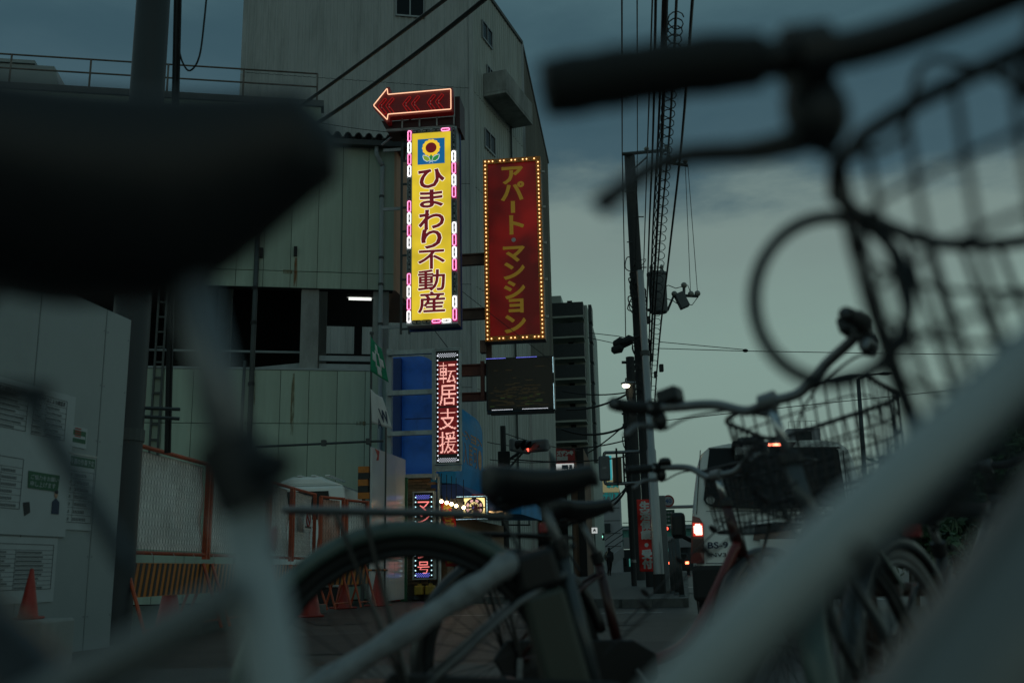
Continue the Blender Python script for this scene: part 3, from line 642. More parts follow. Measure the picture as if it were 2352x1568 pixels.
# right side: far roof block over the van, dark blocks
t, pl, r = far_box('flat_roof_block', 'far grey rooftop block standing above the van roof', (1812, 983, 1888, 1100), 95, 12, 'grey_far')
MB().box(r[0]+.8, r[1]-.8, -.06, -.005, r[3]-1.4, r[3]-.3).build('louvre', 'dark_far', t); MB().box(r[0]-1.4, r[0]-.003, .2, 6, 0, r[3]-.8).build('annex', 'grey_far', t)
for k in range(6):
    u = r[0]+.2+k*(r[1]-r[0]-.4)/5; MB().box(u, u+.03, .2, .23, r[3]+.002, r[3]+.7).build('roof_rail_post', 'dark_far', t)
MB().box(r[0]+.2, r[1]-.2, .2, .23, r[3]+.7, r[3]+.73).build('roof_rail', 'dark_far', t)
t, pl, r = far_box('dark_highrise', 'tall dark building at the right edge with rows of windows', (2278, 895, 2520, 1300), 60, 12, 'dark_far', R_(-20))
for j in range(7):
    for k in range(5):
        u = r[0]+.35+k*1.3; z = r[3]-1.3-j*1.6
        if z > 1: wn = MB().box(u, u+.8, -.06, -.01, z, z+1.0).build('window', 'concrete_dark', t); MB().box(u+.07, u+.73, -.075, -.061, z+.07, z+.93).build('pane', 'glass_dark', wn)
t, pl, r = far_box('slatted_block', 'low dark block with pale horizontal ledges below the dark building', (2150, 1008, 2300, 1300), 48, 8, 'dark_far', R_(-12))
for j in range(6):
    z = r[3]-.15-j*.62
    if z > .5: MB().box(r[0]+.4, r[1]+.05, -.12, -.01, z, z+.06).build('ledge', 'apartment_wall', t)
t, pl, r = far_box('white_pillar_block', 'narrow pale wall standing behind the shrubs at right', (2128, 1050, 2152, 1300), 40, 2, 'hoard_white', R_(-10))

# ================================================================== tall yellow backlit sign with neon border
sp = Plane(P(995, 520, 22), RZF)
ys_ = T('yellow_sign', 'tall backlit yellow sign with dark red characters and a pink and white neon border', 'sign', sp.o, sp.rz)
r = sp.rect(934, 295, 1050, 743); U0, U1, Q0, Q1 = r; SH = Q1-Q0; SW = U1-U0
MB().box(U0, U1, .02, .42, Q0-.02, Q1+.02).build('cabinet', 'reflect_foil', ys_)
MB().box(U0-.02, U1+.02, .421, .50, Q0-.06, Q1+.04).build('back_frame', 'blue_deep', ys_)
bw = .135; F0, F1, E0, E1 = U0+bw, U1-bw, Q0+.10, Q1-.12
MB().box(F0, F1, -.03, .018, E0, E1).build('light_face', 'e_yellow', ys_)
for a in ((F0-.02, F0-.002, E0, E1), (F1+.002, F1+.02, E0, E1)): MB().box(a[0], a[1], -.045, .018, a[2], a[3]).build('face_edge', 'alu', ys_)
cx = (F0+F1)/2
def ch(pl, u, v): return pl.uv(u, v)
bt, bo = MB(), MB()
fullbb = {}
for c, y0, y1, wd in (('ひ', 391, 432, .64), ('ま', 438, 477, .56), ('わ', 484, 527, .62), ('り', 529, 571, .48), ('不', 576, 618, .66), ('動', 621, 668, .66), ('産', 671, 718, .66)):
    z1, z0 = sp.uv(992, y0)[1], sp.uv(992, y1)[1]; ww = wd*(F1-F0)/2
    k = .018 if c in 'ひまわり' else .0
    bo, bt = MB(), MB(); g_ = .006 if k else .011; bold(bo, c, cx-ww, cx+ww, z0, z1, -.034, k, g_+.013); bold(bt, c, cx-ww, cx+ww, z0, z1, -.040, k, g_)
    w_ = bt.build('character', 'e_red_text', ys_); bo.build('character_outline', 'e_cream', w_)
# sunflower picture
q = sp.rect(960, 320, 1022, 378); MB().box(q[0], q[1], -.037, -.031, q[2], q[3]).build('picture_ground', 'sun_blue', ys_)
fc = ((q[0]+q[1])/2, q[2]+(q[3]-q[2])*.635); k_ = (q[3]-q[2])
for k in range(14):
    a = 2*math.pi*k/14; MB().prism([(fc[0]+k_*(.265*math.cos(a)+.078*math.cos(t*math.pi/4)), fc[1]+k_*(.265*math.sin(a)+.078*math.sin(t*math.pi/4))) for t in range(8)], -.041, -.038).build('petal', 'e_petal', ys_)
MB().prism([(fc[0]+k_*.275*math.cos(t*math.pi/10), fc[1]+k_*.275*math.sin(t*math.pi/10)) for t in range(20)], -.0435, -.0412).build('petal_ring', 'e_petal', ys_)
MB().prism([(fc[0]+k_*.205*math.cos(t*math.pi/10), fc[1]+k_*.205*math.sin(t*math.pi/10)) for t in range(20)], -.047, -.044).build('flower_heart', 'e_red_text', ys_)
for sgn, m in ((-1, 'e_leaf2'), (1, 'e_leaf')):
    pts = [(fc[0]+sgn*k_*x, q[2]+k_*y) for x, y in ((.03, .13), (.16, .10), (.27, .18), (.31, .30), (.30, .36), (.18, .33), (.08, .27))]
    MB().prism(pts, -.041, -.038).build('leaf', m, ys_); MB().tube([(x, -.043, z) for x, z in pts], .007, 4, closed=True).build('leaf_outline', 'e_white_line', ys_)
MB().prism([(fc[0]+k_*x, q[2]+k_*y) for x, y in ((0, .12), (.06, .2), (.06, .28), (0, .38), (-.06, .28), (-.06, .2))], -.0445, -.0415).build('leaf', 'e_leaf', ys_)
MB().tube([(fc[0]-k_*.07, -.04, q[2]+k_*.05), (fc[0], -.04, q[2]+k_*.11), (fc[0]+k_*.07, -.04, q[2]+k_*.05)], .007, 4).build('root', 'e_white_line', ys_)
# neon units round the border
def neon_unit(x0, x1, z0, z1, kind):
    bm_ = {'P': 'magenta_foil', 'W': 'e_halo_white', 'o': 'reflect_foil'}[kind]; tm = {'P': 'e_neon_pink', 'W': 'e_neon_white', 'o': 'neon_off'}[kind]
    if kind == 'P': MB().box(x0-.02, x1+.02, .002, .018, z0-.03, z1+.03).build('unit_halo', 'e_halo_pink', ys_)
    elif kind == 'W': MB().box(x0-.02, x1+.02, .002, .018, z0-.03, z1+.03).build('unit_halo', 'e_halo_white', ys_)
    e = .02; pts = [(x0+e, z0), (x1-e, z0), (x1, z0+e), (x1, z1-e), (x1-e, z1), (x0+e, z1), (x0, z1-e), (x0, z0+e)]
    MB().tube([(x, -.03, z) for x, z in pts], .0115, 6, closed=True).build('neon_tube', tm, ys_)
    for z in (z0+(z1-z0)*.25, z0+(z1-z0)*.7): MB().box((x0+x1)/2-.012, (x0+x1)/2+.012, -.012, 0, z, z+.035).build('tube_clip', 'dark', ys_)
ph = (SH-.06)/16; nw = .074
for k, c in enumerate('PWPWooPWPWooPWPW'):
    z1 = Q1-.04-k*ph; neon_unit(U0+.03, U0+.03+nw, z1-ph+.035, z1, c)
for k, c in enumerate('ooWPWPooWPWPooWP'):
    z1 = Q1-.04-k*ph; neon_unit(U1-.03-nw, U1-.03, z1-ph+.035, z1, c)
hw = (F1-F0)/4
for k, c in enumerate('oooP'): neon_unit(F0+k*hw+.01, F0+(k+1)*hw-.03, Q1-.10, Q1-.035, c)
for k, c in enumerate('ooPW'): neon_unit(F0+k*hw+.01, F0+(k+1)*hw-.03, Q0+.015, Q0+.08, c)
# steel frame that carries it, tied back to the garage end
fr = T('sign_scaffold', 'grey steel lattice carrying the yellow sign beside the garage corner', 'frame', sp.o, sp.rz)
for u in (U0-.26, U0-.06): MB().box(u, u+.05, .45, .5, Q0-.1, Q1+.55).build('upright', 'pipe_dark', fr)
for k in range(9):
    z = Q0+k*SH/8; MB().box(U0-.21, U0-.06, .455, .495, z, z+.045).build('rung', 'pipe_dark', fr)
for z in (Q0+.05, Q0+SH*.62, Q1-.3): MB().box(U0-.7, U0-.261, .46, .5, z, z+.07).build('tie', 'pipe_grey', fr)
MB().tube([(U0-.75, .5, Q1-.1), (U0-.25, .5, Q1+.28)], .025, 6).build('stay', 'pipe_grey', fr)

# ================================================================== red neon arrow
ar = T('neon_arrow_sign', 'dark red arrow sign outlined in warm neon pointing left above the yellow sign', 'sign', sp.o, sp.rz)
def c8(x, y): return sp.uv((880+x/5.225)*.9408, (200+y/5.225)*.9408)
op = [c8(*q) for q in ((188, 338), (362, 122), (370, 200), (1168, 130), (1170, 386), (372, 450), (362, 522))]
ctr = [c8(*q) for q in ((170, 340), (352, 95), (388, 100), (392, 180), (1182, 104), (1186, 408), (392, 474), (390, 536), (352, 546))]
MB().prism(ctr, -.12, .10).build('panel', 'arrow_box', ar)
def offs(pts, y, e=.02):
    o = []
    n = len(pts)
    for i in range(n):
        a, b, c = Vector((*pts[i-1], 0)), Vector((*pts[i], 0)), Vector((*pts[(i+1) % n], 0))
        o += [b+(a-b).normalized()*e, b+((a-b).normalized()+(c-b).normalized())*e*.3, b+(c-b).normalized()*e]
    return [(p.x, y, p.y) for p in o]
MB().tube(offs(op, -.16), .0125, 6, closed=True).build('neon_outline', 'e_neon_warm', ar)
for x in (250, 345, 560, 670, 870, 975):
    t = [c8(x-5, 322-(x-560)*.078), c8(x+78, 218-(x-560)*.078), c8(x+105, 236-(x-560)*.078), c8(x+34, 322-(x-560)*.078), c8(x+105, 410-(x-560)*.078), c8(x+70, 428-(x-560)*.078)]
    if x < 400: t = [(a, b-.0) for a, b in t]
    MB().tube(offs(t, -.145, .015), .010, 5, closed=True).build('neon_chevron', 'neon_red_dim', ar)
    for dy in (-12, 22): cc = c8(x+40, 318-(x-560)*.078+dy); MB().box(cc[0]-.012, cc[0]+.012, -.15, -.121, cc[1]-.012, cc[1]+.012).build('clip', 'off_white', ar)
a, b_, c_, d_ = c8(250, 470), c8(1195, 400), c8(1195, 545), c8(320, 600)
MB().prism([a, c8(390, 478), c8(1190, 412), c_, d_], .12, .75).build('rear_box', 'arrow_dark', ar)
MB().tube([(d_[0], .1, d_[1]), (c_[0], .1, c_[1])], .035, 6).build('base_rail', 'steel_frame', ar)
for x in (525, 747, 968, 1185):
    q = c8(x, 455-(x-560)*.078); q2 = c8(x, 575-(x-560)*.07); MB().cyl((q[0], .06, q[1]), (q[0], .06, q2[1]), .02, n=6).build('strut', 'steel_frame', ar)
MB().box(c_[0]+.0, c_[0]+.12, .12, .8, c_[1]-.05, c8(1195, 160)[1]).build('end_cover', 'arrow_dark', ar)

# ================================================================== big red board with bulb border
rp2 = Plane(P(1180, 580, 25), RZF)
rs = T('red_bulb_sign', 'big dark red board with dull gold letters and a border of small lit bulbs', 'sign', rp2.o, rp2.rz)
X0, X1, V0, V1 = rp2.rect(1112, 364, 1247, 782); fw = .13
MB().box(X0, X1, .05, .40, V0, V1).build('cabinet', 'beam_brown', rs)
MB().box(X0+fw, X1-fw, .0, .048, V0+fw, V1-fw).build('board', 'red_board', rs)
for a in ((X0, X1, V1-fw+.002, V1), (X0, X1, V0, V0+fw-.002), (X0, X0+fw-.002, V0+fw, V1-fw), (X1-fw+.002, X1, V0+fw, V1-fw)): MB().box(a[0], a[1], -.045, .047, a[2], a[3]).build('border', 'bulb_frame', rs)
bl = MB().ball((0, 0, 0), .0175, 6, 4).mesh('bulb', 'e_bulb', True); bd = MB().ball((0, 0, 0), .019, 6, 4).mesh('bulb', 'bulb_frame', True)
k = 0
nz = 44; nxb = 14
pts = [(X0+fw/2, V0+.06+(V1-V0-.12)*i/nz) for i in range(nz+1)]+[(X1-fw/2, V0+.06+(V1-V0-.12)*i/nz) for i in range(nz+1)]+[(X0+fw/2+(X1-X0-fw)*i/nxb, V1-fw/2) for i in range(1, nxb)]+[(X0+fw/2+(X1-X0-fw)*i/nxb, V0+fw/2) for i in range(1, nxb)]
for i, (x, z) in enumerate(pts): inst('bulb', bd if i % 3 == 2 and i > 88 else bl, rs, (x, -.058, z))
lt = MB(); rc = (X0+X1)/2+.01
def rz_(y): return rp2.uv(1180, y)[1]
for c, y0, y1, wd in (('ア', 384, 421, .215), ('パ', 419, 459, .235), ('ト', 496, 537, .14), ('マ', 567, 600, .215), ('ン', 604, 640, .205), ('シ', 646, 685, .205), ('ョ', 688, 717, .14), ('ン', 725, 763, .205)):
    wd *= 1.25; dx = .09 if c == 'ト' else (.03 if c == 'ョ' else 0); lt = MB(); bold(lt, c, rc-wd+dx, rc+wd+dx, rz_(y1), rz_(y0), -.006, .016, .011); lt.build('character', 'letter_gold', rs)
MB().box(rc-.055, rc+.055, -.008, -.002, rz_(489), rz_(462)).build('character', 'letter_gold', rs)
MB().prism([(rc+.06*math.cos(t*.5236), rz_(551)+.06*math.sin(t*.5236)) for t in range(12)], -.008, -.002).build('dot', 'off_white', rs)
for k in range(5): MB().box(X1+.002, X1+.09, .1, .16, V0+.6+k*1.0, V0+.66+k*1.0).build('hook', 'off_white', rs)
# steel that ties the red board to the yellow sign
sf = T('sign_beams', 'rusty brown steel beams and post between the yellow and red signs', 'frame', rp2.o, rp2.rz)
pu = rp2.uv(1113, 800)[0]; px0 = rp2.uv(1048, 600)[0]
MB().box(pu-.02, pu+.12, .42, .56, rp2.uv(1113, 945)[1], V1-.1).build('post', 'beam_brown', sf)
for y0, y1, m, xe in ((565, 591, 'beam_brown', pu), (693, 719, 'beam_brown', pu), (824, 851, 'beam_red', pu), (890, 910, 'beam_red', pu+.1)):
    z1, z0 = rz_(y0), rz_(y1)
    for a in ((z1-.035, z1), (z0, z0+.035)): MB().box(px0-.2, xe-.025, .40, .56, a[0], a[1]).build('flange', m, sf)
    MB().box(px0-.2, xe-.026, .46, .49, z0+.036, z1-.036).build('web', m, sf)
pv = rp2.uv(1104, 860)[0]; MB().box(pv-.05, pv+.05, .28, .38, rz_(912), rz_(820)).build('short_post', 'beam_red', sf)
q = rp2.rect(1100, 778, 1113, 806); MB().box(q[0], q[1], .15, .40, q[2], q[3]).build('switch_box', 'beam_brown', sf, bevel=.01)

# ================================================================== dark LED screen
tv = T('led_screen', 'nearly dark LED screen with a thin blue-white lamp edge below the red board', 'screen', rp2.o, rp2.rz)
X0, X1, V0, V1 = rp2.rect(1117, 820, 1273, 941)
MB().box(X0, X1, -.02, .30, V0, V1).build('cabinet', 'black_plastic', tv); MB().box(X0+.04, X1-.04, -.035, -.021, V0+.04, V1-.04).build('screen_face', 'led_panel_brown', tv)
a, b = MB(), MB(); random.seed(3)
for j in range(34):
    z = V0+.10+(V1-V0-.2)*j/34
    for k in range(7):
        if random.random() < (.62 if j < 16 else .10):
            x = random.uniform(X0+.08, X1-.4); (a if random.random() < .8 or j > 8 else b).box(x, x+random.uniform(.05, .3), -.038, -.036, z, z+.014)
a.build('lit_rows', 'e_screen1', tv)['kind'] = 'stuff'
if b.v: b.build('lit_rows', 'e_screen2', tv)['kind'] = 'stuff'
led = MB().box(-.008, .008, -.012, 0, -.008, .008)
def dots(name, pts, m, par, y=-.04, s=.008):
    mb = MB()
    for x, z in pts: mb.box(x-s, x+s, y-.004, y, z-s, z+s)
    o = mb.build(name, m, par); o['kind'] = 'stuff'; return o
dots('edge_lamps', [(X0+.02+.03*i, V1-.015) for i in range(int((X1-X0)/.03)) if (i < 17 or 25 < i < 44)], 'e_led_blue', tv, -.04, .007)
dots('edge_lamps', [(X1-.015, V0+.03*i) for i in range(int((V1-V0)/.03)) if i < 22 or i > 30], 'e_led_cyan', tv, -.04, .007)
dots('edge_lamps', [(X0+.15+.03*i, V0+.015) for i in range(int((X1-X0-.3)/.03)) if i < 18 or i > 25], 'e_led_white', tv, -.04, .007)
MB().box(X0+.1, X1-.02, .05, .15, V0-.10, V0-.03).build('lower_rail', 'dark', tv)

# ================================================================== small LED character sign and its steel bracket
lp = Plane(P(1028, 940, 21.5), RZF)
def led_sign(name, label, pl, rect, chars, m_char, halo, blue_rows, side_m, depth=.16, cw=.72):
    t = T(name, label, 'sign', pl.o, pl.rz); x0, x1, z0, z1 = pl.rect(*rect)
    MB().box(x0, x1, .012, depth, z0, z1).build('cabinet', 'dark', t)
    for a in ((x0-.03, x0-.002, z0-.03, z1+.03), (x1+.002, x1+.03, z0-.03, z1+.03)): MB().box(a[0], a[1], -.03, depth, a[2], a[3]).build('frame', 'steel_frame', t)
    MB().box(x0, x1, -.03, depth, z1+.002, z1+.03).build('frame', 'steel_frame', t); MB().box(x0, x1, -.03, depth, z0-.03, z0-.002).build('frame', 'steel_frame', t)
    MB().box(x0+.01, x1-.01, 0, .011, z0+.01, z1-.01).build('lamp_panel', 'led_panel', t)
    c = (x0+x1)/2; wd = (x1-x0)*cw/2; allp = []
    for body, ya, yb in chars:
        a, b = pl.uv(1000, ya)[1], pl.uv(1000, yb)[1]; n = 22; s = 2*wd/n; hh = (a-b)/n
        if halo: MB().box(c-wd-.03, c+wd+.03, -.004, -.0005, b-.02, a+.02).build('lamp_glow_panel', 'e_led_halo', t)
        allp += [(c-wd+(i+.5)*s, b+(j+.5)*hh) for i, j in raster(body, n)]
    dots('character_lamps', allp, m_char, t, -.006, wd/22*.80)
    rows = [(x0+.05+i*.024, zz+(.0 if i % 2 else .024)+jj*.048) for zz in (z1-.13, z0+.03) for i in range(int((x1-x0-.1)/.024)) for jj in (0, 1)]
    dots('row_lamps', rows, blue_rows, t, -.006, .0066)
    n = int((z1-z0)/.105); side = [(x, z0+.06+i*.105) for x in (x0+.035, x1-.035) for i in range(n)]
    dots('side_lamps', side, side_m, t, -.008, .013); return t, (x0, x1, z0, z1)
t, lr = led_sign('led_character_sign', 'narrow LED sign of four bright red characters on the blue panel bracket', lp, (1002, 806, 1055, 1063), (('転', 833, 881), ('居', 885, 931), ('支', 939, 987), ('援', 992, 1041)), 'e_led_red', True, 'e_led_white', 'e_led_white')
bk = T('sign_bracket', 'pale steel bracket frame in front of the blue panel', 'frame', lp.o, lp.rz)
def hb(y0, y1, u0, u1, ya=.02, yb=.14): z1, z0 = lp.uv(950, y0)[1], lp.uv(950, y1)[1]; MB().box(lp.uv(u0, 900)[0], lp.uv(u1, 900)[0], ya, yb, z0, z1).build('cross_bar', 'steel_frame', bk)
hb(802, 812, 888, 992); hb(894, 905, 888, 992); hb(988, 998, 888, 992)
MB().box(lp.uv(991.5, 900)[0], lr[0]-.035, .02, .15, lp.uv(991, 1100)[1], lp.uv(991, 799)[1]).build('upright', 'steel_frame', bk)
MB().box(lp.uv(883, 900)[0], lp.uv(895, 900)[0], .145, .30, lp.uv(885, 1075)[1], lp.uv(885, 798)[1]).build('upright', 'pipe_grey', bk)
MB().box(lr[0]-.03, lr[1]+.03, -.02, .2, lr[3]+.04, lr[3]+.075).build('top_plate', 'steel_frame', bk)
MB().box(lr[0]-.06, lr[1]+.02, .02, .14, lr[2]-.16, lr[2]-.05).build('bottom_plate', 'steel_frame', bk)

# ================================================================== shop with the blue panel, fascia and awning
shp = Plane(P(960, 1100, 22.4), RZF)
sh = T('corner_shop', 'small corner shop with a bright blue end panel, blue fascia and brick foot', 'building', shp.o, shp.rz)
x0, x1, z0, z1 = shp.rect(898, 815, 1000, 1088)
zb = shp.uv(950, 1097)[1]
rad = .45
pl_ = [(x0, z0), (x1+.02, z0), (x1+.02, z1-rad)]+[(x1+.02-rad+rad*math.cos(a), z1-rad+rad*math.sin(a)) for a in [k*math.pi/16 for k in range(1, 9)]]+[(x0, z1)]
MB().prism(pl_, .15, .55).build('blue_panel', 'blue_panel', sh)
MB().box(x0-.02, x0+.22, .02, .149, z0, z1-.05).build('panel_fold', 'blue_deep', sh)
for y in (960,): zz = shp.uv(950, y)[1]; MB().box(x0+.3, x1-.02, .142, .149, zz, zz+.02).build('panel_joint', 'blue_deep', sh)
MB().box(x0-.05, x1+.05, .0, .56, zb, z0-.002).build('steel_sill', 'steel_frame', sh)
bx0, bx1 = shp.uv(932, 1200)[0], shp.uv(1001, 1200)[0]
MB().box(bx0, bx1, .22, 4.0, .1, zb-.002).build('wall', 'mortar', sh)
br = MB().box(0, .205, -.02, .02, 0, .06).mesh('brick', 'brick'); br2 = MB().box(0, .095, -.02, .02, 0, .06).mesh('brick', 'brick')
nb = 0; rowz = zb-.075
while rowz > .3 and nb < 280:
    x = bx0-(.11 if nb % 2 else 0)
    st = int(round((zb-rowz)/.07)) % 2; x = bx0+(0 if st else 0)
    if st: inst('brick', br2, sh, (x, .21, rowz)); x += .105; nb += 1
    while x+.2 < bx1+.02: inst('brick', br, sh, (x, .21+random.uniform(-.003, .003), rowz)); x += .215; nb += 1
    rowz -= .07
MB().box(bx1+.02, bx1+.07, .1, .25, .12, zb+.02).build('corner_post', 'steel_frame', sh)
# fascia along the street: curved head, faded letters, awning below
fl = Plane(shp.o+shp.x*(x1+.05)+shp.n*.2, RZS)          # local x runs away along the street, face looks at the road (-n is left) 
Ms = Matrix.Translation(Vector((0, 0, 0))); 
def toshop(u, o, z):                                     # point u along the street, o outward over the road, height z
    p = fl.o+fl.x*u-fl.n*o+Vector((0, 0, z)); q = p-shp.o; return (q.dot(shp.x), q.dot(shp.n), p.z)
za, zc = shp.uv(1056, 1082)[1], shp.uv(1056, 893)[1]; LF = 3.0
prof = [(.36, za-.25), (.40, za+.2), (.40, zc-.7)]+[(.40-.30*(1-math.cos(a)), zc-.7+.55*math.sin(a)) for a in [k*math.pi/14 for k in range(1, 8)]]+[(-.25, za-.2)]
mb = MB(); n = len(prof); mb.add([toshop(u, o, z) for u in (0, LF) for o, z in prof], [tuple(range(n)), tuple(range(2*n-1, n-1, -1))]+[(i, (i+1) % n, (i+1) % n+n, i+n) for i in range(n)])
mb.build('fascia', 'blue_fascia', sh)
tfm = Matrix(((fl.x.dot(shp.x), -fl.n.dot(shp.x), 0, (fl.o-shp.o).dot(shp.x)), (fl.x.dot(shp.n), -fl.n.dot(shp.n), 0, (fl.o-shp.o).dot(shp.n)), (0, 0, 1, 0), (0, 0, 0, 1)))
def on_fascia(body, u0, u1, a0, a1, m, off=.02, o=.404):
    mb = MB(); put(mb, body, u0, u1, a0, a1, o, off, tf=tfm); mb.build('fascia_letters', m, sh)
for k, c in enumerate('ンション'): on_fascia(c, .12+k*.72, .70+k*.72, za+1.05, zc-1.0, 'faded_orange', .02)
for k, c in enumerate('即入居可・'): on_fascia(c, .15+k*.56, .58+k*.56, za+.28, za+.78, 'faded_orange', 0)
aw = MB(); ap_ = [(.42, za-.26), (.95, za-.62), (.95, za-.80), (-.2, za-.7), (-.2, za-.26)]; n = 5
aw.add([toshop(u, o, z) for u in (0, LF+.1) for o, z in ap_], [tuple(range(n)), tuple(range(2*n-1, n-1, -1))]+[(i, (i+1) % n, (i+1) % n+n, i+n) for i in range(n)]); aw.build('awning', 'blue_deep', sh)
aw = MB(); ap_ = [(.25, za+.45), (1.35, za-.45), (1.35, za-.80), (-.2, za-.75), (-.2, za+.45)]
aw.add([toshop(u, o, z) for u in (LF+.12, LF+3.8) for o, z in ap_], [tuple(range(n)), tuple(range(2*n-1, n-1, -1))]+[(i, (i+1) % n, (i+1) % n+n, i+n) for i in range(n)]); aw.build('far_awning', 'blue_fascia', sh)
# shop front below the awning
sfm = MB(); 
sfm.add([toshop(u, o, z) for u, o in ((.3, .1), (LF+4.5, .1), (LF+4.5, -.25), (.3, -.25)) for z in (.12, za-.9)], [(0, 2, 3, 1), (2, 4, 5, 3), (4, 6, 7, 5), (6, 0, 1, 7)]); sfm.build('shop_front', 'brick', sh)
for k in range(5):
    u = .9+k*1.3; q = [toshop(u, .12, .5), toshop(u+.9, .12, .5), toshop(u+.9, .12, za-1.6), toshop(u, .12, za-1.6)]; MB().add(q, [(0, 1, 2, 3)]).build('shop_window', 'glass_dark', sh, thick=.03)
# hanging lamps in a row under the awning
lampm = None
for k, (u, v) in enumerate(((1078, 1148), (1090, 1152), (1101, 1156), (1113, 1161), (1130, 1167))):
    pass
for k in range(5):
    t = T('hanging_lamp', 'small bare bulb in a row hanging under the shop awning', 'lamp', toshop(0, 0, 0), 0, 'bulbs hanging under the blue awning')
    u_, v_ = ((1014, 1155), (1026, 1158), (1037, 1161), (1048, 1165), (1065, 1169))[k]; t.location = P(u_, v_-4, 21.5+k*.06); t['label'] = 'small bare bulb hanging under the shop awning, ' + ['nearest', 'second', 'third', 'fourth', 'farthest'][k] + ' of five'
    MB().ball((0, 0, 0), .036, 8, 6).build('bulb', 'e_bulb_small', t, smooth=True); MB().cyl((0, 0, .045), (0, 0, .13), .025, n=6).build('socket', 'dark', t); MB().cyl((0, 0, .13), (0, 0, .6), .008, n=4).build('cord', 'cable', t)

# ================================================================== standing LED board, clock-like LED board
st = Plane(P(972, 1230, 22.2), RZF)
t, lr2 = led_sign('standing_led_board', 'standing black LED board with red characters in front of the brick foot', st, (951, 1131, 995, 1327), (('マ', 1150, 1172), ('ン', 1178, 1199), ('シ', 1204, 1228), ('ョ', 1234, 1254), ('ン', 1258, 1281), ('号', 1288, 1316)), 'e_led_red2', False, 'e_led_blue', 'e_led_cyan', .2, .62)
for u in (lr2[0]+.12, lr2[1]-.12): MB().cyl((u, .1, .15), (u, .1, lr2[2]-.03), .02, n=6).build('stand_leg', 'dark', t)
for u in (954, 979):
    q = st.rect(u, 1345, u+20, 1366); o = T('weight_block', 'yellow plastic weight block under the standing LED board, ' + ('nearer the white hoarding' if u == 954 else 'nearer the red banner'), 'weight', (st.o+st.x*q[0]).to_tuple()[:2]+(.122,), st.rz, 'yellow weight blocks')
    MB().box(0, q[1]-q[0], -.15, .15, 0, .2).build('block', 'yellow_block', o, bevel=.03); MB().box((q[1]-q[0])*.3, (q[1]-q[0])*.7, -.03, .03, .2, .24).build('handle', 'yellow_block', o)
cp = Plane(P(1083, 1165, 21.8), RZF); t = T('led_picture_board', 'small square LED board showing a glowing wheel pattern by the awning', 'sign', cp.o, cp.rz)
x0, x1, z0, z1 = cp.rect(1047, 1138, 1120, 1193)
MB().box(x0, x1, .0, .16, z0, z1).build('cabinet', 'dark', t); MB().box(x0+.35, x1, -.01, .17, z1+.002, z1+.03).build('top_strip', 'sign_red_flat', t)
nx_, nz_ = 46, 34; py, pk = [], []; ax0, ax1 = x0+.17, x1-.06; az0, az1 = z0+.05, z1-.05
for i in range(nx_):
    for j in range(nz_):
        x = ax0+(i+.5)*(ax1-ax0)/nx_; z = az0+(j+.5)*(az1-az0)/nz_; dx, dz = (x-(ax0+ax1)/2)/(az1-az0)*2, (z-(az0+az1)/2)/(az1-az0)*2; r_ = math.hypot(dx, dz); a = math.degrees(math.atan2(dz, dx)) % 45
        if r_ > 1.0 and not (abs(dz) < .08 or (abs(dx) > 1.12 and int((dz+1)*4) % 2 == 0)): py.append((x, z))
        elif .62 < r_ < .86 and 8 < a < 34: pk.append((x, z))
        elif .30 < r_ < .58 and (12 < a < 26): py.append((x, z))
        elif .48 < r_ < .56 and dz > .2: py.append((x, z))
dots('yellow_lamps', py, 'e_led_yellow', t, -.004, (ax1-ax0)/nx_*.47); dots('pink_lamps', pk, 'e_led_pinkish', t, -.004, (ax1-ax0)/nx_*.42)
MB().prism([((ax0+ax1)/2+.03*math.cos(k), (az0+az1)/2+.03*math.sin(k)) for k in range(6)], -.012, -.002).build('hub_lamp', 'e_led_blue', t)
ed = [(x0+.02+k*.03, z) for k in range(int((x1-x0)/.03)) for z in (z0+.015, z1-.015)]+[(x, z0+.02+k*.03) for k in range(int((z1-z0)/.03)) for x in (x1-.015,)]
dots('edge_lamps', ed, 'e_led_cyan', t, -.004, .0075)
MB().box(x0-.1, x0-.002, .05, .1, z0+.1, z1-.05).build('mount', 'dark', t)
# neon scribble tube beyond it
q0 = P(1122, 1174, 24); t = T('lamp_tube', 'bent glowing lamp tube sticking out beyond the LED picture board', 'lamp', q0, 0)
MB().tube(cat_rom([(0, 0, .0), (.15, .1, -.02), (.3, .1, .0), (.42, 0, -.06)], 4), .02, 6).build('tube', 'e_bulb', t); MB().tube([(-.1, .1, .22), (.35, .1, .24), (.4, .1, .0)], .015, 6).build('arm', 'bulb_frame', t)

# ================================================================== banners and flags
def banner(name, label, pl, rect, text, m, lm, mirror=False, slant=0, off=.03, gap=None, cwid=.62):
    t = T(name, label, 'banner', pl.o, pl.rz); x0, x1, z0, z1 = pl.rect(*rect); wv = lambda x, z: .04*math.sin(6*z+8*x)+.03*math.sin(13*z)
    def pos(x, z): return (x+slant*(z1-z)/(z1-z0), wv(x, z), z)
    MB().grid(8, 30, lambda a, b: pos(x0+(x1-x0)*a, z0+(z1-z0)*b)).build('cloth', m, t, smooth=True, thick=.004)
    lt = MB(); n = len(text); hh = (z1-z0)*.94/n; c = (x0+x1)/2; ww = (x1-x0)*cwid/2
    for i, chx in enumerate(text):
        zt = z1-.05-i*hh; tmp = MB()
        if chx == '・': tmp.prism([(c+.05*math.cos(k), zt-hh/2+.05*math.sin(k)) for k in range(6)], 0, .004)
        else: bold(tmp, chx, c-ww, c+ww, zt-hh*.88, zt, .0024, 0, .014, mirror=mirror)
        lt = MB(); lt.add([(x+slant*(z1-z)/(z1-z0), wv(x, z)-.014+y, z) for x, y, z in tmp.v], tmp.f); lt.build('character', lm, t)
    return t, (x0, x1, z0, z1)
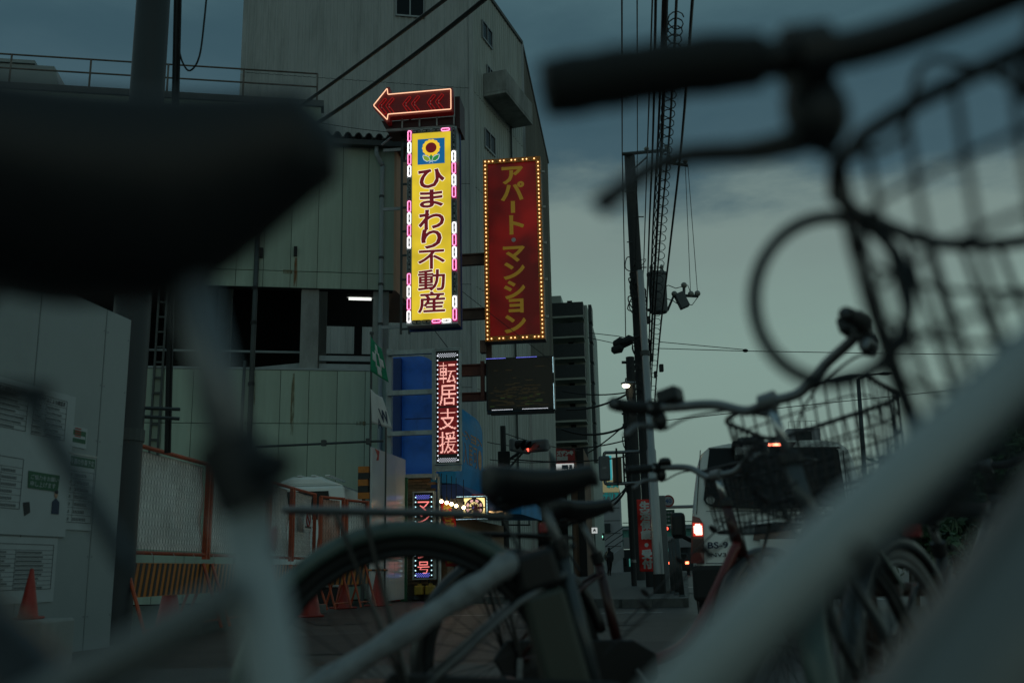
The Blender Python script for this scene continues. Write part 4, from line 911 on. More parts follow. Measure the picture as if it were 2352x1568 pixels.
b1 = Plane(P(1035, 1220, 22.0), R_(-16)); t, q = banner('nobori_banner', 'red banner with yellow characters beside the shop lamps', b1, (1012, 1152, 1044, 1300), '生活保護', 'flag_red', 'letter_yellow', slant=.12)
MB().cyl((q[0]-.03, .03, .12), (q[0]-.03, .03, q[3]+.1), .014, n=6).build('pole', 'off_white', t); MB().cyl((q[0]-.03, .03, q[3]+.02), (q[1], .03, q[3]+.02), .01, n=5).build('cross_rod', 'off_white', t)
b2 = Plane(P(1482, 1230, 23.2), RZF); t, q = banner('nobori_banner', 'red banner with pale characters tied to the steel pole', b2, (1466, 1146, 1502, 1312), '生活保護・受付', 'flag_red', 'letter_white', slant=0, off=.03, cwid=.60)
MB().cyl((q[1]+.03, .03, .12), (q[1]+.03, .03, q[3]+.1), .014, n=6).build('pole', 'dark', t)
# scaffold pole with two flags
sc_ = Plane(P(851, 1000, 20.0), RZF)
t = T('scaffold_pole', 'thin dark scaffold pole with clamps carrying two flags by the white hoarding', 'pole', sc_.o, sc_.rz)
zt = sc_.uv(851, 768)[1]; MB().cyl((0, 0, 0), (0, 0, zt), .024, n=8).build('tube', 'pipe_dark', t); MB().lathe([(.045, 0), (.045, .05)], 8, (0, 0, zt)).build('cap', 'pipe_dark', t)
zz = sc_.uv(740, 1018)[1]; MB().cyl((sc_.uv(590, 1020)[0], -.06, zz-.03), (sc_.uv(882, 1014)[0], -.06, zz), .024, n=8).build('cross_tube', 'pipe_dark', t)
for u in (746, 848): MB().box(sc_.uv(u, 1018)[0]-.05, sc_.uv(u, 1018)[0]+.05, -.1, -.02, zz-.06, zz+.06).build('clamp', 'pipe_dark', t, bevel=.01)
MB().cyl((sc_.uv(873, 900)[0], .5, 0), (sc_.uv(873, 900)[0], .5, sc_.uv(873, 930)[1]), .022, n=8).build('second_tube', 'pipe_dark', t)
def flag(name, label, pts, m, shade_n=10):
    """pts: four corners in view order top-left, top-right, bottom-right, bottom-left"""
    c = [sc_.uv(*q) for q in pts]; t = T(name, label, 'flag', sc_.o, sc_.rz)
    def pos(a, b): 
        p = Vector(c[0]).lerp(Vector(c[1]), a).lerp(Vector(c[3]).lerp(Vector(c[2]), a), b); return (p.x, -.03+.05*math.sin(a*7+b*4)*a, p.y-.03*math.sin(a*3.1)*(1-b))
    MB().grid(12, 12, pos).build('cloth', m, t, smooth=True, thick=.003)
    return t, pos
t, pos = flag('safety_flag', 'green flag with a white cross hanging from the scaffold pole', [(852, 772), (876, 800), (895, 880), (852, 853)], 'flag_green')
def patch(t, pos, poly, m, name):
    mb = MB(); seg = []
    for (a0, b0, a1, b1) in poly: mb.grid(4, 4, lambda a, b, A=a0, B=b0, C=a1, D_=b1: (lambda p: (p[0], p[1]-.006, p[2]))(pos(A+(C-A)*a, B+(D_-B)*b)))
    mb.build(name, m, t, smooth=True, thick=.002)
patch(t, pos, [(.40, .05, .62, .26), (.40, .70, .62, .95), (.14, .38, .34, .62), (.68, .38, .88, .62), (.34, .26, .42, .74), (.60, .26, .68, .74), (.42, .26, .60, .32), (.42, .68, .60, .74)], 'flag_white', 'cross')
t, pos = flag('company_flag', 'white flag with dark blue marks hanging below the green one', [(852, 893), (878, 912), (903, 985), (855, 972)], 'flag_white')
lt = MB(); tmp = MB(); put(tmp, 'W', .48, .92, .50, .88, 0, .03); put(tmp, 'A', .30, .48, .25, .55, 0, .02)
lt.add([(lambda p: (p[0], p[1]-.008-(0.003 if y < .002 else 0), p[2]))(pos(x, 1.35-z-.0)) for x, y, z in tmp.v], tmp.f); lt.build('mark', 'ink_navy', t)

# ================================================================== glossy white hoarding behind the last cones
hw_ = Plane(P(932, 1055, 22.0), RZS)
t = T('white_hoarding', 'glossy white hoarding panels standing between the scaffold pole and the shop', 'hoarding', hw_.o, hw_.rz)
u0 = hw_.uv(855, 1020)[0]; zt = hw_.uv(932, 1055)[1]; n = 3
for k in range(n): MB().box(u0+(0-u0)*k/n+.004, u0+(0-u0)*(k+1)/n-.004, 0, .04, .05, zt).build('panel', 'hoard_gloss', t, bevel=.006)
q0, q1 = hw_.uv(861, 1030), hw_.uv(871, 1057)
MB().prism([(q0[0], q0[1]), (q1[0], q0[1]-.02), (q1[0]-.04, q0[1]-.1), (q1[0]-.05, q1[1]), (q0[0]+.1, q1[1]-.02), (q0[0]+.18, q0[1]-.12)], -.008, -.003).build('red_tape', 'ink_red', t)
MB().box(-.06, .0, -.05, .09, 0, zt-.4).build('end_post', 'ink_green', t)

# ================================================================== construction fence: orange frames, chain-link, sheeting, tiger boards
def fence_panel(a, b, ztop, zmid, label, boards=True, sheet_m='sheet_white'):
    a, b = Vector(a), Vector(b); L_ = (b-a).length-.05; rz = math.atan2(b.y-a.y, b.x-a.x)
    t = T('fence_panel', label, 'fence', (a.x, a.y, 0), rz, 'orange chain-link site fence panels')
    for x in (.025, L_-.025): MB().box(x-.025, x+.025, -.02, .03, zmid-.05, ztop).build('post', 'orange_paint', t)
    MB().tube([(0, 0, ztop), (L_, 0, ztop)], .024, 8).build('top_bar', 'orange_paint', t); MB().tube([(0, 0, zmid), (L_, 0, zmid)], .02, 8).build('bottom_bar', 'orange_paint', t)
    w_, h_ = .075, .085; nx = int((L_-.06)/w_); nz = int((ztop-zmid)/h_); mb = MB()
    for i in range(nx+1):
        x = .04+i*w_
        for s in (0, 1):
            pts = [(x+(w_/2 if (k+s) % 2 else 0)*(1 if s == 0 else 1), -.024-.004*((k+s) % 2), zmid+k*h_) for k in range(nz+1)]
            pts = [p for p in pts if p[0] < L_-.03]
            if len(pts) > 2: mb.tube(pts, .0017, 3, cap=False)
    o = mb.build('chain_link', 'wire', t); o['kind'] = 'stuff'
    random.seed(int(abs(a.y)*100)); f1, f2 = random.random()*6, random.random()*6
    MB().grid(16, 12, lambda u, v: (.03+(L_-.06)*u, .058+.018*math.sin(u*9+f1+v*3)*math.sin(v*7+f2)+.01*math.sin(23*u+11*v), zmid+.04+(ztop-zmid-.07)*v)).build('sheet', sheet_m, t, smooth=True)
    for k in range(4): MB().tube([(L_*k/4+.1, -.03, zmid), (L_*k/4+.12, -.05, zmid-.04), (L_*k/4+.16, -.035, zmid-.09)], .004, 4).build('tie_wire', 'off_white', t)
    if boards:
        z0, z1 = .42, zmid-.10; n = max(4, int(L_/.13))
        MB().box(0, L_, .0, .02, z0, z1).build('tiger_board', 'tiger_yellow', t)
        for k in range(n):
            x = L_*k/n
            MB().prism([(x, z0+.005), (x+.06, z0+.005), (min(L_, x+.15), z1-.005), (min(L_, x+.15)-.06, z1-.005)], -.004, -.001).build('stripe', 'tiger_black', t)
        for x in (.12, L_-.12):
            MB().tube([(x, -.02, zmid-.1), (x-.02, -.28, .03)], .018, 6).build('leg', 'orange_paint', t); MB().tube([(x, .03, zmid-.1), (x+.02, .3, .03)], .018, 6).build('leg', 'orange_paint', t)
        MB().tube([(.1, -.24, .12), (L_-.1, -.24, .12)], .014, 6).build('foot_bar', 'orange_paint', t)
    return t
FA, FB = P(290, 1018, 9.85), P(727, 1137, 17.2); zt = 1.93; n = 6
names = ['nearest orange fence panel beside the white notice hoarding', 'second orange fence panel, largely behind the white seat tube', 'third orange fence panel, narrow, before the white vehicle roof', 'fourth orange fence panel, at the bend, carrying a small prohibition notice']
FP = [Vector((FA.x, FA.y, 0)).lerp(Vector((FB.x, FB.y, 0)), k) for k in (0, .32, .646, .81, 1)]
for k in range(4): fence_panel(FP[k], FP[k+1], zt, .86, names[k])
FC = P(850, 1150, 18.6); e0 = FP[4]+Vector((.06, .05, 0)); e1 = Vector((FC.x, FC.y, 0))
fence_panel(e0, e0.lerp(e1, .5), zt-.03, .86, 'crumpled fence panel just past the bend, its sheet reddish', sheet_m='sheet_red'); fence_panel(e0.lerp(e1, .5), e1, zt-.05, .86, 'last orange fence panel next to the scaffold pole')
fpl = Plane(FP[3]-Vector((.0, .06, 0))+Vector((.05, 0, 0)), math.atan2(FP[4].y-FP[0].y, FP[4].x-FP[0].x))
t = T('prohibition_notice', 'small white notice with a red no-entry ring on the fence', 'notice', fpl.o, fpl.rz); q = fpl.rect(697, 1172, 715, 1217)
MB().box(q[0], q[1], -.012, -.004, q[2], q[3]).build('sheet', 'paper', t)
c = ((q[0]+q[1])/2, q[2]+(q[3]-q[2])*.55); MB().tube([(c[0]+.11*math.cos(k*math.pi/8), -.015, c[1]+.11*math.sin(k*math.pi/8)) for k in range(16)], .013, 5, closed=True).build('ring', 'ink_red', t); MB().tube([(c[0]-.075, -.015, c[1]+.075), (c[0]+.075, -.015, c[1]-.075)], .012, 5).build('slash', 'ink_red', t)
MB().box(q[0]+.03, q[1]-.03, -.014, -.0125, q[3]-.06, q[3]-.03).box(q[0]+.05, q[1]-.05, -.014, -.0125, q[2]+.03, q[2]+.06).build('print', 'ink', t)

# traffic cones with yellow-black bars
cm = T('traffic_cone', '', 'cone', group='red traffic cones along the site fence')
MB().lathe([(.158, .035), (.150, .05), (.032, .68), (.024, .705), (.006, .708)], 20).build('cone_body', 'cone_red', cm, auto=True); MB().box(-.19, .19, -.19, .19, 0, .034).build('base', 'cone_red', cm, bevel=.02)
MB().lathe([(.078, .44), (.0765, .45), (.0735, .465), (.0725, .47)], 20).build('worn_ring', 'cone_red', cm)
spots = [((385, 1455), 'nearest red cone by the striped barrier left of the white seat tube'), ((712, 1416), 'red cone between the seat tube and the grey mudguard, second along the fence'), ((788, 1397), 'red cone in front of the tiger board, third along the fence'), ((868, 1391), 'red cone overlapping the edge of the white hoarding'), ((912, 1379), 'farthest red cone, in front of the white hoarding by the green post')]
CP = []
for i, ((u, v), lb) in enumerate(spots):
    o = cm if i == 0 else copy_tree(cm); p = G(u, v); o.location = p; o.rotation_euler = (0, 0, .3*i); o['label'] = lb; CP.append(p)
p = P(66, 1395, 7.4); blk = T('concrete_block', 'grey concrete weight block under the leftmost cone by the notices', 'block', (p.x, p.y, 0), AZ*-1); MB().box(-.25, .25, -.2, .2, 0, .34).build('block', 'concrete', blk, bevel=.02)
o = copy_tree(cm); o.location = (p.x, p.y, .341); o.scale = (.45, .45, .5); o['label'] = 'small leftmost red cone below the posted notices'
for i, (a, b) in enumerate(((1, 2), (2, 3), (3, 4))):
    A, B = CP[a]+Vector((0, 0, .66)), CP[b]+Vector((0, 0, .66)); t = T('cone_bar', 'yellow and black bar linking two red cones, ' + ['left one', 'middle one', 'right one by the white hoarding'][i], 'bar', A, 0, 'striped bars between the cones')
    n = 9
    for k in range(n): MB().cyl((B-A)*(k/n), (B-A)*((k+1)/n), .019, n=8).build('band', 'tiger_yellow' if k % 2 == 0 else 'tiger_black', t)
    for e in (Vector((0, 0, 0)), B-A): MB().tube([e+Vector((.045*math.cos(q*math.pi/5), .045*math.sin(q*math.pi/5), 0)) for q in range(10)], .01, 5, closed=True).build('ring', 'tiger_yellow', t)
# loose kerb blocks under the barrier, bag of tiger bars
for k in range(4):
    p = FP[k].lerp(FP[k+1], .5)+Vector((.2, -.05, 0)); t = T('base_block', 'low grey concrete base block under the striped barrier, ' + ['nearest', 'second', 'third', 'fourth', 'fifth'][k] + ' from the notice hoarding', 'block', p, math.atan2(FP[1].y-FP[0].y, FP[1].x-FP[0].x), 'barrier base blocks'); MB().prism([(-.3, 0), (.3, 0), (.27, .13), (-.27, .13)], -.12, .12).build('block', 'kerb', t)
q = Plane(P(832, 1100, 19.6), RZF); r = q.rect(822, 1070, 846, 1145); t = T('striped_post_cover', 'black and amber striped cover hung on the fence end', 'cover', q.o, q.rz)
for k in range(5): MB().box(r[0], r[1]+random.uniform(-.02, .02), 0, .12, r[2]+(r[3]-r[2])*k/5, r[2]+(r[3]-r[2])*(k+1)/5-.004).build('band', 'tiger_black' if k % 2 else 'tiger_yellow', t)
MB().box((r[0]+r[1])/2-.03, (r[0]+r[1])/2+.03, .03, .09, .0, r[2]-.002).build('post', 'pipe_dark', t)

# white vehicle behind the fence
vt = Plane(P(720, 1125, 19.8), R_(-3)); x0, x1 = vt.uv(628, 1120)[0], vt.uv(803, 1120)[0]; zt = vt.uv(715, 1093)[1]; zs = vt.uv(715, 1116)[1]
t = T('white_minibus', 'white vehicle roof showing above the site fence', 'vehicle', vt.o, vt.rz)
MB().prism([(x0, .35), (x1, .35), (x1+.02, zs-.75), (x1-.12, zs), (x0+.05, zs)], 0, 1.7).build('body', 'van_white', t, bevel=.05)
MB().prism([(x0+.05, zs+.002), (x1-.12, zs+.002), (x1-.45, zt-.07), (x1-.6, zt), (x0+.35, zt), (x0+.12, zt-.08)], .05, 1.65).build('roof', 'van_white', t, bevel=.06)
for k in range(3): MB().box(x0+.45+k*.28, x0+.55+k*.28, .06, 1.6, zt, zt+.03).build('roof_rib', 'van_white', t, bevel=.012)
MB().prism([(x0+.15, zs-.65), (x1-.35, zs-.65), (x1-.42, zs-.10), (x0+.15, zs-.10)], -.012, -.003).build('side_window', 'glass_dark', t)
for x in (x0+.4, x1-.4): MB().lathe([(.30, -.1), (.30, .1)], 18, tf=Matrix.Translation((x, .15, .31)) @ Matrix.Rotation(math.pi/2, 4, 'X')).build('wheel', 'black_rubber', t)

# ================================================================== white notice hoarding at left
hp = Plane(P(302, 735, 9.2), RZS)
t = T('notice_hoarding', 'tall white steel site hoarding carrying posted notices at the left edge', 'hoarding', hp.o, hp.rz); zt = hp.uv(302, 735)[1]
us = hp.uv(226, 1000)[0]
for a, b in ((us+.006, 0), (us-.94, us-.006), (us-1.9, us-.95), (us-2.86, us-1.91)): MB().box(a, b, 0, .045, .02, zt).build('panel', 'hoard_white', t, bevel=.006)
for a_ in (us-.03, us+.03, -.03):
    for k in range(6): MB().lathe([(.007, 0), (.005, .004)], 8, tf=Matrix.Translation((a_, -.001, .3+k*.5)) @ Matrix.Rotation(math.pi/2, 4, 'X')).build('screw', 'dull_steel', t)
MB().box(us-2.86, 0, .05, .1, .1, zt-.1).build('rear_frame', 'pipe_dark', t)
def hr(x0, x1, yl, yr, yl2, yr2):
    a = hp.uv(x0, yl); b = hp.uv(x1, yr); c_ = hp.uv(x0, yl2); d = hp.uv(x1, yr2); return (a[0]+c_[0])/2, (b[0]+d[0])/2, (c_[1]+d[1])/2, (a[1]+b[1])/2
nd = T('notice_display', 'large white board of printed construction permit tables on the hoarding', 'notice', hp.o, hp.rz)
r = hr(-60, 157, 845, 912, 1210, 1245); MB().box(*r[:2], -.018, -.003, r[2], r[3]).build('backing', 'paper', nd)
def table(par, r, rows, title=None, cols=(.38,), y=-.020, fill=.55):
    x0, x1, z0, z1 = r; b = MB(); e = .004
    for a in ((x0, x1, z1-e, z1), (x0, x1, z0, z0+e), (x0, x0+e, z0+e, z1-e), (x1-e, x1, z0+e, z1-e)): b.box(a[0], a[1], y-.001, y, a[2], a[3])
    hz = (z1-z0)/(rows+1.4)
    for k in range(rows): b.box(x0+e, x1-e, y-.001, y, z0+hz*(k+1)-.001, z0+hz*(k+1)+.0015)
    for c_ in cols: b.box(x0+(x1-x0)*c_, x0+(x1-x0)*c_+.0025, y-.001, y, z0+e, z0+hz*rows)
    random.seed(int((x0+z0)*977)); ee = [0]+list(cols)+[1]
    for k in range(rows):
        for j in range(len(ee)-1):
            a, c_ = x0+(x1-x0)*ee[j]+.012, x0+(x1-x0)*ee[j+1]-.012; x = a; lim = a+(c_-a)*random.uniform(.6, .95); zz = z0+hz*(k+.28); hh = hz*.42
            while x+hh*.8 < lim:                      # print too small to read: short broken strokes
                b.box(x, x+hh*.62, y-.001, y, zz, zz+hh*.22); b.box(x+hh*.22, x+hh*.36, y-.001, y, zz+hh*.24, zz+hh); b.box(x, x+hh*.66, y-.001, y, zz+hh*.55, zz+hh*.72); x += hh*.9
    if title: put(b, title, x0+(x1-x0)*.06, x1-(x1-x0)*.06, z1-hz*1.15, z1-hz*.28, y-.001, .006, depth=.001)
    b.build('printed_table', 'ink', par)
table(nd, hr(70, 146, 897, 925, 992, 1018), 6, '建築基準法による確認済')
table(nd, hr(-40, 57, 869, 893, 966, 998), 7, '業の許可票', (.3,))
table(nd, hr(-40, 44, 1032, 1060, 1160, 1172), 6, None, (.4,))
q = hr(60, 130, 1084, 1090, 1120, 1128)
b = MB().prism([(q[0], q[2]), (q[1]-.01, q[2]-.005), (q[1], q[3]), (q[0]-.01, q[3]+.005)], -.024, -.0205); b.build('green_label', 'ink_green', nd)
b = MB(); put(b, 'ご協力をお願い', q[0]+.02, q[1]-.015, (q[2]+q[3])/2+.006, q[3]-.02, -.026, .004, depth=.001); put(b, '申し上げます', q[0]+.02, q[1]-.05, q[2]+.015, (q[2]+q[3])/2-.006, -.026, .004, depth=.001); b.build('label_letters', 'paper', nd)
pr_ = hr(113, 131, 1128, 1131, 1176, 1184); cx_ = (pr_[0]+pr_[1])/2
MB().prism([(pr_[0]+.01, pr_[2]), (pr_[1], pr_[2]), (pr_[1]-.005, pr_[3]-.08), (cx_, pr_[3]-.05), (pr_[0]+.01, pr_[3]-.08)], -.024, -.0205).build('printed_figure', 'ink_navy', nd)
MB().ball((cx_, -.022, pr_[3]-.02), .026, 8, 6, (.9, .1, 1.2)).build('printed_face', 'skin', nd); MB().ball((cx_, -.024, pr_[3]), .025, 8, 6, (1, .1, .7)).build('printed_hair', 'ink', nd)
q = hr(52, 64, 1150, 1153, 1182, 1188); MB().prism([(q[0], q[2]), (q[1], q[2]+.03), (q[1]-.02, q[3]), (q[0]-.03, q[3]-.01)], -.023, -.0205).build('printed_emblem', 'ink', nd)
n2 = T('schedule_notice', 'white weekly work schedule sheet with a green heading on the hoarding', 'notice', hp.o, hp.rz)
r = hr(148, 212, 1037, 1048, 1212, 1222); MB().box(*r[:2], -.012, -.003, r[2], r[3]).build('sheet', 'paper', n2); MB().box(r[0], r[1], -.02, -.0125, r[3]-.012, r[3]+.004).build('top_clip', 'alu', n2)
MB().box(r[0]+.015, r[1]-.015, -.0145, -.0125, r[3]-.105, r[3]-.025).build('heading', 'ink_green', n2)
b = MB(); put(b, '今週の作業予定', r[0]+.03, r[1]-.03, r[3]-.09, r[3]-.04, -.016, .004, depth=.001); b.build('heading_letters', 'paper', n2)
table(n2, (r[0]+.015, r[1]-.015, r[2]+.06, r[3]-.06), 7, None, (.25,), -.0135)
n3 = T('notice_card', 'small white card with a dark green frame beside the permit tables', 'notice', hp.o, hp.rz)
r = hr(153, 197, 974, 985, 1022, 1032); MB().box(*r[:2], -.010, -.003, r[2], r[3]).build('card', 'paper', n3); MB().box(r[0]+.03, r[1]-.02, -.0125, -.0105, r[2]+.04, r[3]-.03).build('frame_print', 'ink_green', n3); MB().box(r[0]+.04, r[1]-.03, -.0145, -.013, r[2]+.075, r[3]-.075).build('inner_print', 'paper', n3)
for k in range(4): MB().box(r[0]+.09, r[1]-.10, -.016, -.015, r[2]+.088+k*.022, r[2]+.098+k*.022).build('red_print', 'ink_red', n3)
n4 = T('lower_notice', 'large pale lower notice sheet of faint printed text on the hoarding', 'notice', hp.o, hp.rz)
r = hr(-60, 124, 1215, 1248, 1380, 1390); MB().box(*r[:2], -.010, -.003, r[2], r[3]).build('sheet', 'paper', n4); table(n4, (r[0]+.05, r[1]-.05, r[2]+.1, r[3]-.05), 9, None, (.45,), -.012)

# ================================================================== utility pole at left with its cables
pb = P(330, 115, 10.0); t = T('utility_pole', 'thick dark utility pole rising behind the notice hoarding', 'pole', (pb.x+.07, 10.0, 0), 0)
MB().tube([(0, 0, 0), (0, 0, 12)], [.19, .17], 20).build('shaft', 'pole_steel_grey', t, auto=True); MB().lathe([(.20, 0), (.20, .12)], 20, (0, 0, 1.95)).build('band', 'pipe_dark', t); 
MB().tube([(-.1, -.05, 2.3), (.45, .3, 2.32)], .02, 6).build('arm', 'pipe_dark', t); MB().tube([(-.1, -.05, 2.22), (.45, .3, 2.22)], .02, 6).build('arm', 'pipe_dark', t)
def cable(name, label, pts, r, m='cable', group=None, n=5):
    pts = [Vector(p) for p in pts]; o = pts[0].copy(); ob = MB().tube([p-o for p in pts], r, n).build(name, m); ob.location = o; return tag(ob, label, 'cable', group)
for k, dx in enumerate((0, 6, 9, 14)):
    a, b = P(404+dx, -120, 10.4), P(380+dx*.7, 1040, 10.4); cable('service_cable', ['leftmost', 'thickest', 'third', 'rightmost'][k] + ' dark cable dropping beside the thick left pole', [a, b], .013 if k != 1 else .02, group='cables dropping beside the left pole')
cable('looped_cable', 'slack cable looping beside the thick left pole against the sky', cat_rom([P(479, -60, 10.4), P(470, 40, 10.4), P(458, 130, 10.4), P(436, 163, 10.4), P(418, 140, 10.4), P(409, 100, 10.4)], 5), .011)
cable('overhead_cable', 'upper of two thick black cables crossing the tower face', [P(560, 318, 23.3), P(640, 276, 17.5)]+sag(P(690, 243, 15), P(1060, -30, 11), .02)+[P(1500, -420, 7)], .028, 'cable_thick')
cable('overhead_cable', 'lower of two thick black cables crossing the tower face', [P(600, 345, 23.3), P(690, 304, 17.5)]+sag(P(738, 277, 15), P(1150, -32, 11), .06)+[P(1620, -430, 7)], .034, 'cable_thick')
cable('thin_cable', 'thin wire with a knot tied to the neon arrow frame', sag(P(640, 262, 23), P(905, 305, 22), .06), .008)
cable('thin_cable', 'thin guy wire slanting across the lower red board to the LED screen', [P(1056, 665, 24.4), P(1270, 832, 24.6)], .008)
cable('thin_cable', 'thin wire dropping from the yellow sign to the bracket top', [P(990, 748, 22), P(1030, 800, 21.9)], .009)

# ================================================================== steel pole, black utility pole, far poles and their wires
sp0 = G(1516, 1362, .12); a = P(1470, 622, sp0.y+.25)
t = T('steel_pole', 'smooth grey steel pole with a black foot beside the red banner', 'pole', sp0, 0)
top = a-sp0; m1 = top*.42
mat('steel_pole_paint', (.30, .33, .35), .3, metal=.55, var=.12, scale=5, stretch=.2)
MB().tube([(0, 0, 0), m1, m1*1.02, top], [.105, .095, .078, .072], 20).build('shaft', 'steel_pole_paint', t, auto=True); MB().tube([(0, 0, 0), top*.055], .122, 20).build('foot_sleeve', 'dark', t); MB().tube([top*.72, top*.735], .095, 16).build('collar', 'pipe_dark', t)
up = P(1500, 1290, 26.2); ut = P(1446, 358, 26.5); up.z = .12
t = T('utility_pole', 'tall black utility pole with transformer and crossarms behind the steel pole', 'pole', up, 0); ut_ = ut-up
MB().tube([(0, 0, 0), ut_*.5, ut_], [.21, .18, .15], 16).build('shaft', 'pole_concrete', t, auto=True)
def L_up(u, v, dy=0): return P(u, v, 26.3+dy)-up
def bar(pts, r, m='pipe_dark', name='crossarm', n=6): return MB().tube([L_up(*p) for p in pts], r, n).build(name, m, t)
bar([(1430, 354), (1443, 353), (1535, 345)], .05); bar([(1535, 342), (1537, 374), (1580, 380)], .05); bar([(1448, 395), (1487, 360)], .025, name='brace')
for (u, v) in ((1485, 342), (1532, 338), (1549, 368), (1574, 371)): MB().ball(L_up(u, v), .075, 8, 6, (1, 1, .8)).build('insulator', 'insulator', t, smooth=True)
for k in range(9):
    y = 440+k*58; fx = 1449+(y-358)*.055; bar([(fx-(20 if k % 2 == 0 else 2), y), (fx+(22 if k % 2 else 6), y)], .016, name='step_bolt')
c = L_up(1511, 672, -.4); MB().lathe([(.22, -.56), (.24, -.52), (.25, .46), (.28, .48), (.28, .54), (.15, .58)], 18, c).build('transformer', 'transformer', t, auto=True)
for dx in (-.14, .14): MB().lathe([(.05, 0), (.06, .05), (.04, .1), (.06, .15), (.03, .22)], 8, c+Vector((dx, 0, .56))).build('bushing', 'insulator', t)
bar([(1488, 712), (1534, 711), (1548, 678), (1604, 680)], .045, name='lower_arm')
for (u, v) in ((1549, 675), (1587, 675), (1602, 674), (1571, 655)): MB().ball(L_up(u, v), .085, 8, 6).build('insulator', 'insulator', t, smooth=True)
c = L_up(1566, 690); MB().box(-.13, .13, -.12, .12, -.22, .22, Matrix.Translation(c) @ Matrix.Rotation(-.4, 4, 'Y')).build('cut_out_switch', 'transformer', t, bevel=.02)
bar([(1571, 680), (1571, 655)], .04, name='post_insulator'); bar([(1525, 660), (1535, 655), (1552, 662), (1580, 655), (1586, 672)], .012, 'cable', 'jumper_wire'); bar([(1528, 685), (1545, 690), (1560, 700), (1590, 700), (1603, 682)], .012, 'cable', 'jumper_wire')
random.seed(11)
for k in range(26):      # tangle of spliced service wires and boxes on the pole
    y = random.choice([random.uniform(595, 720), random.uniform(640, 700), random.uniform(760, 1010)]); fx = 1449+(y-358)*.053; s = random.choice((-1, 1))
    pts = [(fx, y), (fx+s*random.uniform(10, 24), y+random.uniform(-14, 10)), (fx+s*random.uniform(8, 26), y+random.uniform(10, 30)), (fx+s*4, y+random.uniform(24, 46))]
    MB().tube(cat_rom([L_up(u, v, -.25) for u, v in pts], 5), random.uniform(.01, .022), 5).build('service_loop', 'cable', t)
for (u, v, w_, h_) in ((1462, 640, 9, 26), (1488, 735, 7, 16), (1519, 845, 9, 16), (1505, 860, 5, 14), (1458, 605, 6, 12)):
    c = L_up(u, v, -.3); MB().box(-w_*.006, w_*.006, -.07, .07, -h_*.0062, h_*.0062, Matrix.Translation(c)).build('junction_box', 'pole_concrete', t, bevel=.015)
for k, (u, v) in enumerate(((1432, 783), (1428, 797), (1452, 778))):
    c = L_up(u, v, -.5); MB().lathe([(.02, -.30), (.10, -.26), (.14, -.05), (.05, .05), (.04, .25)], 10, tf=Matrix.Translation(c) @ Matrix.Rotation(1.2, 4, 'Y')).build('dead_end_clamp', 'dark', t)
bar([(1415, 788), (1450, 782), (1490, 780)], .035, name='lower_crossarm')
# wires that run overhead along the street
ow = 'overhead wires running along the street over the poles'
wl = 'thin dark wire running up out of view past the black utility pole'
for kk, (pts, r_) in enumerate((([(1428, -140), (1429, 350), (1434, 600), (1437, 775)], .014), ([(1463, -140), (1464, 345), (1460, 600), (1455, 770)], .011), ([(1503, -140), (1485, 400), (1478, 620), (1470, 800)], .014))):
    cable('overhead_wire', ['leftmost', 'middle', 'right'][kk] + ' ' + wl, [P(u, v, Y) for (u, v), Y in zip(pts, (11, 21, 25.5, 26.2))], r_, group=ow)
wl2 = 'black cable strung along the street behind the steel pole'
for k, (pts, r_) in enumerate((([(1508, -140), (1500, 300), (1490, 560), (1484, 800), (1478, 1150)], .03), ([(1533, -140), (1521, 300), (1507, 560), (1494, 820), (1480, 1180)], .045), ([(1528, -140), (1512, 300), (1498, 560), (1490, 820), (1482, 1180)], .03), ([(1560, -140), (1538, 300), (1515, 560), (1498, 830), (1484, 1180)], .03), ([(1600, -140), (1566, 320), (1535, 600), (1508, 860), (1488, 1180)], .034), ([(1553, 130), (1541, 260), (1515, 560), (1500, 830)], .014))):
    Ys = (9, 15, 20, 27, 48); cable('overhead_cable', ['first', 'second', 'third', 'fourth', 'rightmost', 'short thin'][k] + ' black street cable behind the steel pole, counted from the left', cat_rom([P(u, v, Y) for (u, v), Y in zip(pts, Ys)], 5), r_*.62, group='overhead cables strung along the street')
cp = cat_rom([P(u, v, Y) for (u, v), Y in zip([(1543, 40), (1524, 300), (1509, 560), (1496, 820), (1482, 1100)], (11, 15, 20, 27, 44))], 130)
hx = []
for i, p in enumerate(cp):
    a = i*.62; rr = .13*(p.y/20)**.5; hx.append(p+Vector((math.cos(a)*rr+.05, 0, math.sin(a)*rr)))
cable('spiral_hanger', 'thin spiral wire wound round the cables behind the steel pole', hx, .009, n=4)
for k, (u0, v0, u1, v1) in enumerate(((1574, 380, 1586, 672), (1580, 380, 1602, 672))): cable('drop_wire', ['inner', 'outer'][k] + ' thin wire linking the upper and lower crossarms of the black pole', [P(u0, v0, 26.3), P(u1, v1, 26.3)], .009, group='wires between the crossarms')
for pts, lb in (([(1352, 764), (1420, 772), (1450, 779)], 'upper thin wire between the apartment block and the black pole'), ([(1350, 775), (1420, 790)], 'lower thin wire between the apartment block and the black pole'), ([(1515, 785), (1712, 803), (1712, 805)], 'thin upper wire crossing the sky to a splice at right'), ([(1510, 800), (1712, 806), (2060, 812), (2400, 816)], 'long thin wire crossing the whole sky at right'), ([(1500, 968), (1900, 925), (2520, 862)], 'faint low wire crossing the sky above the van')):
    cable('span_wire', lb, [P(u, v, 27) for u, v in pts], .011)
b_ = P(1712, 805, 27); o = MB().ball((0, 0, 0), .05, 8, 6, (1.6, 1, 1)).build('wire_splice', 'dark'); o.location = b_; tag(o, 'small dark splice joining two thin wires in the sky', 'splice')
